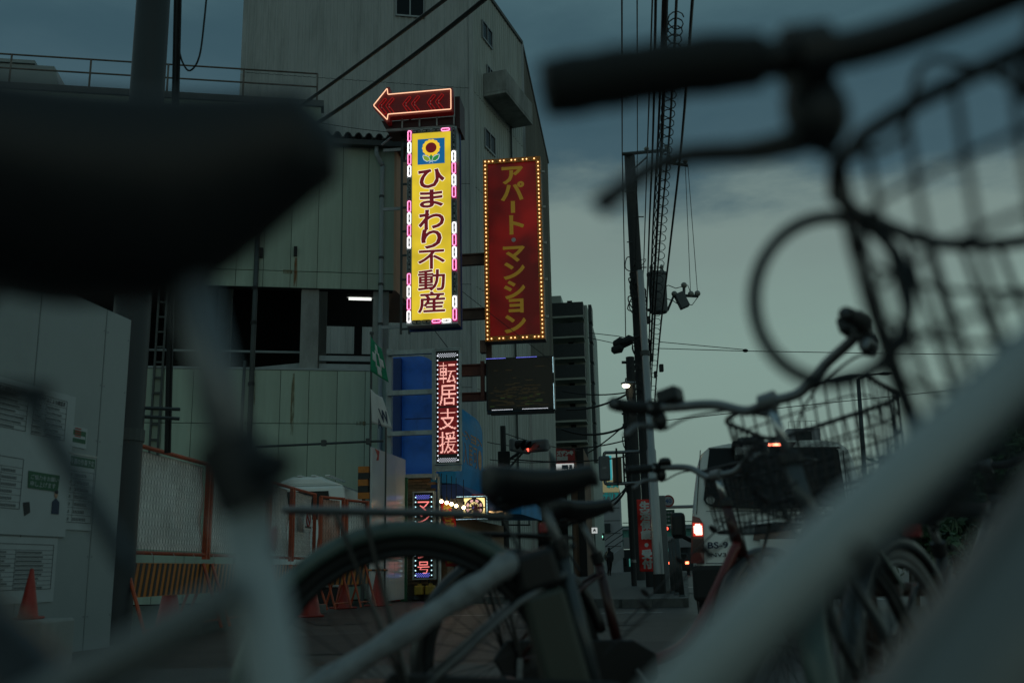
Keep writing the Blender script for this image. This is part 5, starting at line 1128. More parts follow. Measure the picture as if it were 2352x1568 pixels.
# further poles
def far_pole(u0, v0, u1, v1, Y, r, label, arms=()):
    a = P(u0, v0, Y); b = P(u1, v1, Y); a.z = .1; t = T('utility_pole', label, 'pole', a, 0); MB().tube([(0, 0, 0), b-a], [r, r*.8], 12).build('shaft', 'pole_concrete', t, auto=True)
    for (x0, y0, x1, y1) in arms: MB().tube([P(x0, y0, Y)-a, P(x1, y1, Y)-a], .06, 6).build('crossarm', 'pole_concrete', t)
    random.seed(u0)
    for k in range(12):
        y = random.uniform(v1, v1+200); x = u1+(u0-u1)*(y-v1)/(v0-v1); s = random.choice((-1, 1)); MB().tube(cat_rom([P(x, y, Y)-a, P(x+s*12, y-8, Y)-a, P(x+s*9, y+14, Y)-a, P(x, y+24, Y)-a], 4), .03, 4).build('service_loop', 'cable', t)
    return t
far_pole(1468, 1290, 1447, 820, 40, .22, 'second black utility pole, carrying a lit street lamp', ((1428, 832, 1476, 832), (1440, 870, 1460, 866)))
far_pole(1458, 1290, 1438, 940, 56, .24, 'third black utility pole, shorter and left of the lamp pole', ((1428, 950, 1450, 950), (1430, 975, 1470, 972)))
def lamp(u, v, Y, s, label, m='e_lamp'):
    p = P(u, v, Y); t = T('street_lamp', label, 'lamp', p, 0, 'lit street lamps')
    MB().ball((0, 0, .03*s), .30*s, 12, 8, (1, .5, .22)).build('head', 'dull_steel', t, smooth=True); MB().ball((-.12*s, 0, -.05*s), .13*s, 10, 6, (1, .8, .6)).build('lamp_lens', m, t, smooth=True); MB().tube([(.25*s, 0, .02*s), (.75*s, 0, .03*s)], .035*s, 6).build('arm', 'dull_steel', t)
lamp(1446, 882, 39.5, 1.2, 'lit street lamp with grey head on the second black pole'); lamp(1460, 1112, 70, 1.3, 'smaller lit street lamp farther down the street'); lamp(1456, 1170, 95, 1.2, 'faint third lit street lamp above the footbridge', 'e_lamp_cool')
# sagging cable bunches to the left of the poles
for (a, b, d, r_, lb) in (((1290, 897), (1445, 900), .15, .03, 'cable sagging from the apartment block to the lamp pole, upper one'), ((1300, 940), (1440, 905), .2, .045, 'bundled cable with a coil sagging left of the lamp pole'), ((1290, 985), (1440, 978), .3, .05, 'heavy bundled cable at balcony level'), ((1290, 1030), (1440, 1010), .1, .03, 'low cable reaching the brown building'), ((1350, 1040), (1450, 960), .1, .03, 'diagonal cable climbing to the third pole'), ((1160, 1052), (1450, 1046), .2, .03, 'cable crossing the tower foot to the poles'), ((1395, 1165), (1455, 1085), .3, .05, 'thick branch cable before the furniture building'), ((1350, 1180), (1400, 1163), .05, .05, 'thick branch cable end left of the furniture letters'), ((1350, 1150), (1440, 1115), .4, .03, 'thin cable across the furniture letters')):
    cable('span_cable', lb, sag(P(*a, 42), P(*b, 42), d), r_)
for (a, b, lb) in (((1120, 1015), (1240, 1022), 'upper wire past the red traffic signal'), ((1125, 1055), (1300, 1058), 'lower wire below the red traffic signal'), ((1160, 995), (1330, 1035), 'slanting wire from the signal pole head')):
    cable('span_wire', lb, sag(P(*a, 34), P(*b, 36), .08), .016)

# ================================================================== signals and road signs
sg = P(1162, 1240, 33); sg.z = .1; t = T('signal_pole', 'dark grey traffic signal pole with a sloping arm before the tower', 'pole', sg, 0)
h_ = P(1155, 978, 33)-sg; MB().tube([(0, 0, 0), h_], [.13, .09], 12).build('shaft', 'pole_concrete', t, auto=True)
MB().tube([P(1160, 1062, 33)-sg, P(1205, 1030, 33)-sg, P(1240, 1024, 32.4)-sg], .05, 8).build('arm', 'pipe_dark', t); MB().tube([P(1160, 1085, 33)-sg, P(1205, 1034, 33)-sg], .035, 8).build('arm_brace', 'pipe_dark', t); MB().box(-.2, .2, -.22, .18, 0, .5, Matrix.Translation(P(1158, 1072, 33)-sg)).build('control_box', 'pole_concrete', t, bevel=.02)
MB().tube([P(1160, 1205, 33)-sg, P(1218, 1205, 32.6)-sg], .03, 6).build('lower_arm', 'pipe_dark', t)
a = P(1196, 1025, 32.3); t = T('traffic_signal', 'three-lamp traffic signal seen from the side showing red', 'signal', a, R_(62))
MB().box(-.62, .62, -.07, .12, -.2, .2).build('housing', 'signal_grey', t, bevel=.06)
for k, m in enumerate(('lens_dark', 'lens_dark', 'e_signal_red')):
    x = -.40+.40*k; MB().lathe([(.135, 0), (.13, .02)], 14, tf=Matrix.Translation((x, -.072, 0)) @ Matrix.Rotation(math.pi/2, 4, 'X')).build('lens', m, t)
    hd = MB(); hd.grid(10, 1, lambda u, v, x=x: (x+.15*math.cos(-.3+u*(math.pi+.6)), -.075-.30*v*(.55+.45*math.sin(u*math.pi)), .15*math.sin(-.3+u*(math.pi+.6)))); hd.build('visor', 'dark', t, thick=.008)
a = P(1228, 1024, 32.6); t = T('traffic_signal', 'grey back of a second traffic signal on the same arm', 'signal', a, R_(150)); MB().box(-.5, .5, -.12, .10, -.2, .2).build('housing', 'signal_grey', t, bevel=.07)
for k in range(3): MB().lathe([(.15, 0), (.11, .2)], 12, tf=Matrix.Translation((-.33+.33*k, -.12, 0)) @ Matrix.Rotation(math.pi/2, 4, 'X')).build('visor', 'signal_grey', t)
MB().box(.5, .62, -.05, .05, -.02, .15).build('end_cap', 'off_white', t)
q = Plane(P(1213, 1174, 32.5), RZF); t = T('pedestrian_signal', 'pedestrian signal with a lit green walking figure below the saddle', 'signal', q.o, q.rz); r = q.rect(1206, 1163, 1222, 1183)
MB().box(r[0], r[1], 0, .2, r[2], r[3]).build('housing', 'dark', t, bevel=.02); cx_ = (r[0]+r[1])/2; cz = (r[2]+r[3])/2
MB().ball((cx_, -.004, cz+.10), .028, 8, 6, (1, .2, 1)).prism([(cx_-.06, cz+.0), (cx_-.03, cz+.07), (cx_+.04, cz+.07), (cx_+.07, cz-.01), (cx_+.05, cz-.02), (cx_+.03, cz+.02), (cx_+.07, cz-.12), (cx_+.035, cz-.12), (cx_, cz-.05), (cx_-.045, cz-.12), (cx_-.075, cz-.11), (cx_-.03, cz-.0), (cx_-.045, cz-.02)], -.008, -.002).build('walking_figure', 'e_signal_green', t)
q2 = q.rect(1189, 1164, 1203, 1182); MB().box(q2[0], q2[1], .05, .18, q2[2], q2[3]).build('side_box', 'dark', t)
MB().box((r[0]+r[1])/2-.02, (r[0]+r[1])/2+.02, .08, .12, q.uv(1213, 1206)[1], r[2]).build('stem', 'pipe_dark', t)
# signal backs on a pipe bracket near the steel pole
sb_ = Plane(P(1400, 1075, 27.0), RZF); t = T('traffic_signal', 'grey signal back and brown board hung on a pipe bracket left of the banner', 'signal', sb_.o, sb_.rz)
r = sb_.rect(1375, 1046, 1401, 1103); MB().box(r[0], r[1], 0, .22, r[2], r[3]).build('signal_housing', 'signal_grey', t, bevel=.05); MB().box((r[0]+r[1])/2-.06, (r[0]+r[1])/2+.06, -.012, -.001, (r[2]+r[3])/2-.03, (r[2]+r[3])/2+.03).build('plate', 'dull_steel', t)
r2 = sb_.rect(1407, 1050, 1428, 1106); MB().box(r2[0], r2[1], .02, .12, r2[2], r2[3]).build('brown_board', 'brown_wall', t); MB().box((r2[0]+r2[1])/2-.025, (r2[0]+r2[1])/2+.025, -.02, .019, r2[2]-.1, r2[3]+.25).build('spine', 'pole_concrete', t)
for y in (1038, 1110): z = sb_.uv(1400, y)[1]; MB().tube(cat_rom([((r[0]+r[1])/2, .1, r[3] if y < 1050 else r[2]), ((r[0]+r[1])/2+.03, .1, z), ((r[0]+r[1])/2+.15, .1, z), (sb_.uv(1500, y)[0], .1, z)], 4), .045, 8).build('bracket_pipe', 'dull_steel', t, smooth=True)
MB().cyl((sb_.uv(1433, 1080)[0], .1, sb_.uv(1433, 1110)[1]), (sb_.uv(1433, 1080)[0], .1, sb_.uv(1433, 1038)[1]), .025, n=6).build('link_bar', 'pole_concrete', t)
# speed sign
q = Plane(P(1535, 1150, 38), RZF); t = T('speed_sign', 'round speed limit sign reading 40 right of the steel pole', 'sign', q.o, q.rz); z = q.uv(1535, 1150)[1]; rr = .30*38/38*.75
Mr = Matrix.Rotation(math.pi/2, 4, 'X')
MB().lathe([(rr, 0), (rr, .02)], 28, tf=Matrix.Translation((0, 0, z)) @ Mr).build('disc', 'ink_red', t); MB().lathe([(rr*.76, 0), (rr*.76, .006)], 28, tf=Matrix.Translation((0, -.0205, z)) @ Mr).build('field', 'grey_far', t)
b = MB(); put(b, '40', -rr*.5, rr*.5, z-rr*.32, z+rr*.32, -.03, .03); b.build('digits', 'blue_num', t); MB().cyl((-.32, .05, 0), (-.32, .05, z+.2), .04, n=8).build('post', 'dull_steel', t); MB().cyl((-.32, .05, z), (0, .05, z), .02, n=6).build('arm', 'dull_steel', t)
q = Plane(P(1535, 1188, 75), RZF); t = T('direction_sign', 'green road direction sign with small pale lettering above the far bridge', 'sign', q.o, q.rz); r = q.rect(1517, 1170, 1550, 1204)
MB().box(r[0], r[1], 0, .1, r[2], r[3]).build('board', 'road_green', t); b = MB(); W_ = r[1]-r[0]; H_ = r[3]-r[2]
for j in range(3):
    for k in range(4): b.box(r[0]+W_*(.1+.2*k), r[0]+W_*(.24+.2*k), -.02, -.003, r[2]+H_*(.2+.27*j), r[2]+H_*(.32+.27*j))
b.build('small_print', 'grey_far', t)['kind'] = 'stuff'; MB().cyl((r[0]-2, .2, r[3]+.2), (r[1]+1.5, .2, r[3]+.2), .12, n=8).build('gantry_arm', 'grey_far', t); MB().cyl((r[0]-2, .2, 0), (r[0]-2, .2, r[3]+.4), .14, n=8).build('gantry_post', 'grey_far', t)
q = Plane(P(1365, 1218, 58), RZF); t = T('square_sign', 'small lit white square sign with a dark figure mark', 'sign', q.o, q.rz); r = q.rect(1359, 1211, 1372, 1224); MB().box(r[0], r[1], 0, .08, r[2], r[3]).build('face', 'e_signwhite', t)
c = ((r[0]+r[1])/2, (r[2]+r[3])/2); MB().prism([(c[0]-.1, c[1]-.08), (c[0]-.06, c[1]+.02), (c[0]-.03, c[1]+.09), (c[0]+.03, c[1]+.09), (c[0]+.06, c[1]+.02), (c[0]+.1, c[1]-.08), (c[0], c[1]-.03)], -.012, -.003).build('mark', 'ink', t); MB().cyl((c[0], .1, 0), (c[0], .1, r[2]), .03, n=6).build('post', 'pole_concrete', t)
for (u, v, Y, m, lb) in ((1531, 1213, 90, 'e_signal_red', 'tiny far red signal light under the direction sign'), (1380, 1232, 80, 'e_signal_green', 'tiny far yellow-green light at the footbridge stair'), (1553, 1250, 120, 'e_lamp_cool', 'tiny far white-green light under the girder bridge')):
    p = P(u, v, Y); t = T('signal_light', lb, 'light', p, 0); MB().ball((0, -.05, 0), .16, 8, 6).build('lens', m, t, smooth=True); MB().box(-.3, .3, .05, .3, -.28, .28).build('housing', 'dark', t, bevel=.04)
# guard posts by the kerb
for k, (u, v) in enumerate(((1546, 1362), (1556, 1366), (1567, 1372))):
    p = G(u, v, .12); t = T('guard_post', 'dark pipe guard post by the kerb, ' + ['left', 'middle', 'right'][k] + ' of three beside the steel pole', 'post', p, 0, 'kerb guard posts'); MB().tube([(0, 0, 0), (-.02*k, 0, .95)], .045, 10).build('tube', 'pipe_dark', t, smooth=True); MB().ball((-.02*k, 0, .95), .048, 10, 6).build('cap', 'pipe_dark', t, smooth=True); MB().lathe([(.07, 0), (.05, .05)], 10).build('base_ring', 'pipe_dark', t)
# white control cabinet behind the steel pole
p = G(1533, 1360, .12); t = T('control_cabinet', 'narrow grey control cabinet behind the steel pole', 'cabinet', p+Vector((0, .3, 0)), RZF); MB().box(-.05, .10, -.1, .2, 0, 1.9).build('case', 'signal_grey', t, bevel=.02); MB().box(-.04, .09, -.106, -.101, .2, 1.8).build('door', 'signal_grey', t)
# short post on the far pavement
p = G(1457, 1345, .12); t = T('short_post', 'short black post with a band on the far pavement', 'post', p, 0); MB().cyl((0, 0, 0), (0, 0, 3.2), .075, n=10).build('tube', 'pole_concrete', t); MB().cyl((0, 0, .62), (0, 0, .7), .08, n=10).build('band', 'dull_steel', t)
# far car under the bridge
p = G(1557, 1315); t = T('far_car', 'dark far car with red tail lights on the road past the guard posts', 'car', (p.x, 70, 0), -AZ)
t.location.x = P(1557, 1300, 70).x
MB().prism([(-.85, .3), (.85, .3), (.85, .95), (.68, 1.5), (-.68, 1.5), (-.85, .95)], 0, 4).build('body', 'dark_far', t, bevel=.1); MB().box(-.62, .62, -.03, -.004, 1.0, 1.4).build('rear_window', 'glass_dark', t)
for x in (-.75, .52): MB().box(x, x+.23, -.04, -.004, .75, .92).build('tail_light', 'e_tail', t)
for x in (-.7, .7): MB().lathe([(.3, -.1), (.3, .1)], 14, tf=Matrix.Translation((x, .7, .3)) @ Matrix.Rotation(math.pi/2, 4, 'Y')).build('wheel', 'black_rubber', t)

# ================================================================== walking person
bm = bmesh.new()
sk = [((0, 0, .92), .15), ((0, .01, 1.15), .16), ((0, .02, 1.38), .17), ((0, .01, 1.5), .07), ((0, 0, 1.62), .105), ((0, 0, 1.70), .085),
      ((-.09, 0, .85), .11), ((-.10, -.12, .48), .075), ((-.10, .08, .09), .05), ((-.10, -.08, .04), .04), ((.09, 0, .85), .11), ((.10, .14, .48), .075), ((.10, .30, .12), .05), ((.10, .20, .04), .04),
      ((-.2, .02, 1.36), .07), ((-.25, .03, 1.08), .055), ((-.22, -.14, .88), .04), ((.2, .02, 1.36), .07), ((.25, .03, 1.08), .055), ((.22, .12, .85), .04)]
ev = [(0, 1), (1, 2), (2, 3), (3, 4), (4, 5), (0, 6), (6, 7), (7, 8), (8, 9), (0, 10), (10, 11), (11, 12), (12, 13), (2, 14), (14, 15), (15, 16), (2, 17), (17, 18), (18, 19)]
me = bpy.data.meshes.new('body'); me.from_pydata([p for p, r in sk], ev, []); tmp = bpy.data.objects.new('body', me); col.objects.link(tmp)
md = tmp.modifiers.new('s', 'SKIN'); 
for i, (p, r) in enumerate(sk): me.skin_vertices[0].data[i].radius = (r, r)
me.skin_vertices[0].data[0].use_root = True
tmp.modifiers.new('sub', 'SUBSURF').levels = 1
bm_ = bpy.data.meshes.new_from_object(tmp.evaluated_get(bpy.context.evaluated_depsgraph_get())); bpy.data.objects.remove(tmp)
bm_.materials.clear(); bm_.materials.append(MATS['coat_dark']); bm_.shade_smooth()
p = P(1401, 1318, 62); t = T('person', 'person in dark hooded clothes walking away with a pale bag on the shoulder', 'person', (p.x, 62, .12), .2); inst('body', bm_, t)
MB().ball((-.19, .03, 1.15), .16, 10, 8, (.5, .8, 1.7)).build('shoulder_bag', 'bag_cream', t, smooth=True)
MB().tube([(-.17, -.1, 1.35), (-.08, -.02, 1.5), (.02, .12, 1.42)], .02, 5).build('bag_strap', 'bag_cream', t)
bm.free()

# ================================================================== white van
vp = Plane(P(1779, 1011, 10.0), -AZ); van = T('white_van', 'white van with lit brake lights stopped at the kerb, seen from behind', 'van', vp.o, vp.rz)
HV = vp.uv(1779, 1008)[1]
def vsec(y, s=1.0, dz=0):
    half = [(.0, .32), (.70, .32), (.84, .42), (.865, .75), (.86, 1.05), (.825, 1.35), (.775, HV-.22), (.74, HV-.11), (.66, HV-.04), (.45, HV-.008), (0, HV)]
    pts = half+[(-x, z) for x, z in half[-2:0:-1]]
    return [(x*s, y+max(0, z-1.0)*.16, z*(1 if dz == 0 else 1)+(dz if z > 1 else 0)) for x, z in pts]
mb = MB(); secs = [vsec(.02, .965), vsec(.0+.05, .985), vsec(.14, 1.0), vsec(1.6), vsec(3.4), vsec(4.2, .97)]; n = len(secs[0])
mb.add([p for s in secs for p in s], [tuple(range(n))[::-1], tuple(range((len(secs)-1)*n, len(secs)*n))]+[(i*n+j, i*n+(j+1) % n, (i+1)*n+(j+1) % n, (i+1)*n+j) for i in range(len(secs)-1) for j in range(n)])
mb.build('body', 'van_white', van, auto=True)
def vy(z): return .02+max(0, z-1.0)*.16
def vpoly(name, pts, m, o=.012, t=.010, par=van):
    q = [vp.uv(*p) for p in pts]; mb = MB(); k = len(q)
    mb.add([(x, vy(z)-o, z) for x, z in q]+[(x, vy(z)-o+t, z) for x, z in q], [tuple(range(k)), tuple(range(2*k-1, k-1, -1))]+[(i, (i+1) % k, (i+1) % k+k, i+k) for i in range(k)]); return mb.build(name, m, par)
def mir(pts): return pts
wn = vpoly('rear_window', [(1630, 1030), (1636, 1027), (1779, 1027), (1922, 1024), (1930, 1030), (1945, 1150), (1938, 1160), (1779, 1167), (1640, 1163), (1622, 1156), (1616, 1146)], 'glass_dark')
vpoly('third_brake_light', [(1748, 1012), (1832, 1011), (1824, 1023), (1757, 1024)], 'tail_dark', .03, .02); vpoly('brake_light_glow', [(1766, 1014.5), (1800, 1014), (1800, 1020.5), (1766, 1021)], 'e_brake', .036, .005)
def lamp_(s):
    f = (lambda u: u) if s < 0 else (lambda u: 2*1779-u+3)
    tl = vpoly('tail_light', [(f(u), v) for u, v in ((1590, 1184), (1606, 1188), (1616, 1203), (1618, 1293), (1586, 1293), (1588, 1220))][::(1 if s < 0 else -1)], 'tail_red', .05, .06)
    c = [vp.uv(f(u), v) for u, v in ((1593, 1203), (1613, 1228))]; b = MB(); x0, x1 = sorted((c[0][0], c[1][0])); z1, z0 = c[0][1], c[1][1]
    for i in range(5):
        for j in range(6):
            if (i, j) not in ((0, 0), (4, 5), (0, 5)): x = x0+(i+.5)*(x1-x0)/5; z = z0+(j+.5)*(z1-z0)/6; b.ball((x, vy(z)-.054, z), .0105, 6, 4, (1, .5, 1.0))
    b.build('lamp_cells', 'e_tail_hot', tl); vpoly('lit_field', [(f(u), v) for u, v in ((1591, 1200), (1614, 1202), (1615, 1231), (1592, 1231))], 'e_tail', .0525, .002, tl).data.materials[0] = MATS['e_tail_soft']
    vpoly('dark_field', [(f(u), v) for u, v in ((1592, 1237), (1616, 1237), (1617, 1268), (1590, 1268))], 'tail_dark', .0535, .003, tl)
em('e_tail_soft', (.75, .03, .015), .8)
lamp_(-1); lamp_(1)
c = vp.rect(1592, 1295, 1966, 1400); MB().box(c[0], c[1], -.06, .12, .28, .62).build('bumper', 'dark', van, bevel=.04)
vpoly('seam_line', [(1608, 1030), (1610, 1030), (1601, 1180), (1599, 1180)], 'seam', .008, .004)
b = MB()
def vtext(body, rect, off, m, name):
    r = vp.rect(*rect); b = MB(); put(b, body, r[0], r[1], r[2], r[3], vy(r[2])-.012, off, depth=.006); b.build(name, m, van)
vtext('BS-9', (1626, 1244, 1672, 1258), .02, 'ink_navy', 'lettering'); vtext('NV3', (1633, 1269, 1668, 1278), .012, 'dark', 'emblem')
ps = vp.uv(1632, 1147); MB().lathe([(.085*.5, 0), (.085*.5, .004)], 18, tf=Matrix.Translation((ps[0], vy(ps[1])-.018, ps[1])) @ Mr).build('window_sticker', 'letter_white', van)
for pts in ([(1622, 1172), (1936, 1172), (1936, 1173.2), (1622, 1173.2)], [(1622, 1292), (1936, 1292), (1936, 1293.5), (1622, 1293.5)], [(1940, 1030), (1942, 1030), (1952, 1180), (1950, 1180)]): vpoly('seam_line', pts, 'seam', .008, .004)
vpoly('plate_recess', [(1735, 1205), (1823, 1205), (1828, 1240), (1730, 1240)], 'tail_dark', .010, .006); vpoly('chrome_bar', [(1725, 1196), (1833, 1196), (1833, 1203), (1725, 1203)], 'chrome', .03, .03)
q_ = vp.rect(1779, 1100, 1860, 1166); MB().tube([(q_[0], -.03+vy(q_[2]), q_[2]), (q_[1], -.03+vy(q_[2]), q_[2]+.12)], .009, 6).build('wiper', 'black_plastic', van)
vpoly('window_seal', [(1627, 1025), (1930, 1022), (1935, 1026), (1630, 1029)], 'black_plastic', .014, .006)
# rear under-mirror on an arm, side mirror, plate
q = vp.rect(1683, 1028, 1735, 1072); MB().box(q[0], q[1], -.34, -.28, q[2]+.02, q[3]-.02).build('rear_mirror', 'black_plastic', van, bevel=.03); MB().box(q[0]+.01, q[1]-.01, -.346, -.341, q[2]+.09, q[3]-.03).build('mirror_glass', 'hoard_gloss', van)
q2 = vp.rect(1681, 1014, 1698, 1030); MB().box(q2[0], q2[1], -.10, vy(HV)-.02, q2[2], q2[3]).build('mirror_mount', 'black_plastic', van, bevel=.02); MB().tube([((q2[0]+q2[1])/2, -.06, q2[2]+.03), ((q2[0]+q2[1])/2+.04, -.30, q2[2]-.02)], .018, 8).build('mirror_arm', 'black_plastic', van)
MB().box(-1.12, -.93, 3.35, 3.50, .98, 1.32).build('side_mirror', 'black_plastic', van, bevel=.05); MB().tube([(-.96, 3.42, 1.0), (-.82, 3.5, .92)], .03, 8).build('side_mirror_arm', 'black_plastic', van)
MB().box(-.22, .22, -.075, -.062, .66, .86).build('licence_plate', 'off_white', van)
for x in (-.74, .74):
    for y in (.75, 3.3): w_ = MB().lathe([(.20, -.10), (.31, -.095), (.325, 0), (.31, .095), (.20, .10)], 20, tf=Matrix.Translation((x, y, .325)) @ Matrix.Rotation(math.pi/2, 4, 'Y')).build('wheel', 'black_rubber', van); MB().lathe([(.19, -.105), (.19, .105)], 16, tf=Matrix.Translation((x, y, .325)) @ Matrix.Rotation(math.pi/2, 4, 'Y')).build('rim', 'dull_steel', w_)

# ================================================================== shrubs and trees at right, slender lamp post, guard rail
def tree(name, label, u, v0, v1, Y, wpx, nleaf, m, seed, trunk=.09):
    random.seed(seed); b = P(u, v1, Y); tp = P(u, v0, Y); k = Y/FPX; rw = wpx*k/2; H_ = tp.z; t = T(name, label, 'tree' if name == 'tree' else 'shrub', (b.x, Y, 0), 0)
    tr = MB(); tr.tube(cat_rom([(0, 0, 0), (.05, 0, H_*.3), (-.04, .05, H_*.6), (.03, 0, H_*.9)], 4), [trunk*(1-.75*i/12) for i in range(13)], 8)
    cl = []
    for i in range(9):
        a = random.uniform(0, 6.28); z = H_*random.uniform(.38, .8); e = Vector((math.cos(a)*rw*random.uniform(.5, .9), math.sin(a)*rw*random.uniform(.5, .9), min(H_*.97, z+H_*random.uniform(.05, .25)))); s0 = Vector((0, 0, z*.8)); tr.tube([s0, s0.lerp(e, .5)+Vector((0, 0, .1)), e], [trunk*.4, trunk*.25, trunk*.08], 5); cl.append(e); cl.append(s0.lerp(e, .6))
    tr.build('trunk', 'bark', t); cr_ = MB()
    cl += [Vector((random.uniform(-.5, .5)*rw, random.uniform(-.5, .5)*rw, H_*random.uniform(.4, .98))) for i in range(8)]
    for i in range(nleaf):
        c = random.choice(cl); sr = rw*.33; p = c+Vector((random.gauss(0, sr), random.gauss(0, sr), random.gauss(0, sr*.8)))
        if p.z < .3: continue
        s = random.uniform(.05, .11)*(.6+Y/40); ax = Vector((random.gauss(0, 1), random.gauss(0, 1), random.gauss(0, 1))).normalized(); bx = ax.orthogonal().normalized()
        cr_.add([p-ax*s, p+bx*s*.45, p+ax*s, p-bx*s*.45], [(0, 1, 2, 3)])
    cr_.build('crown', m, t)
tree('shrub', 'dark leafy shrub growing behind the guard rail right of the van', 2085, 1085, 1250, 15, 170, 2600, 'leaf', 5); tree('shrub', 'small dark shrub beside the pale narrow wall', 2190, 1130, 1250, 16, 120, 1500, 'leaf_dark', 6)
tree('tree', 'green tree crown overlapping the dark building at the right edge', 2345, 985, 1290, 22, 190, 3600, 'leaf', 8, .12); tree('shrub', 'low dark hedge shrub under the slatted block', 2275, 1130, 1270, 20, 170, 2200, 'leaf_dark', 9)
lp0 = P(1999, 1290, 30); lp0.z = 0; t = T('lamp_post', 'slender dark lamp post standing against the sky right of the van', 'post', lp0, 0); e = P(1971, 870, 30)-lp0; MB().tube([(0, 0, 0), e], [.09, .06], 10).build('shaft', 'pipe_dark', t, smooth=True); MB().tube([e, e+Vector((.35, 0, .12)), e+Vector((.7, 0, .15))], .03, 6).build('arm', 'pipe_dark', t); MB().ball(e+Vector((.85, 0, .15)), .2, 10, 6, (1.2, .6, .25)).build('lamp_head', 'pipe_dark', t, smooth=True)
gr0 = Vector((1.55, 4.6, 0)); t = T('guard_rail', 'dark brown pipe guard rail behind the parked bicycles at right', 'railing', gr0, R_(-8))
for z in (.84, .50): MB().tube([(0, 0, z), (5, 0, z)], .032, 10).build('rail', 'rail_brown', t, smooth=True)
for x in (.02, 1.5, 3.0, 4.5): MB().tube([(x, 0, 0), (x, 0, .85)], .036, 10).build('post', 'rail_brown', t, smooth=True)

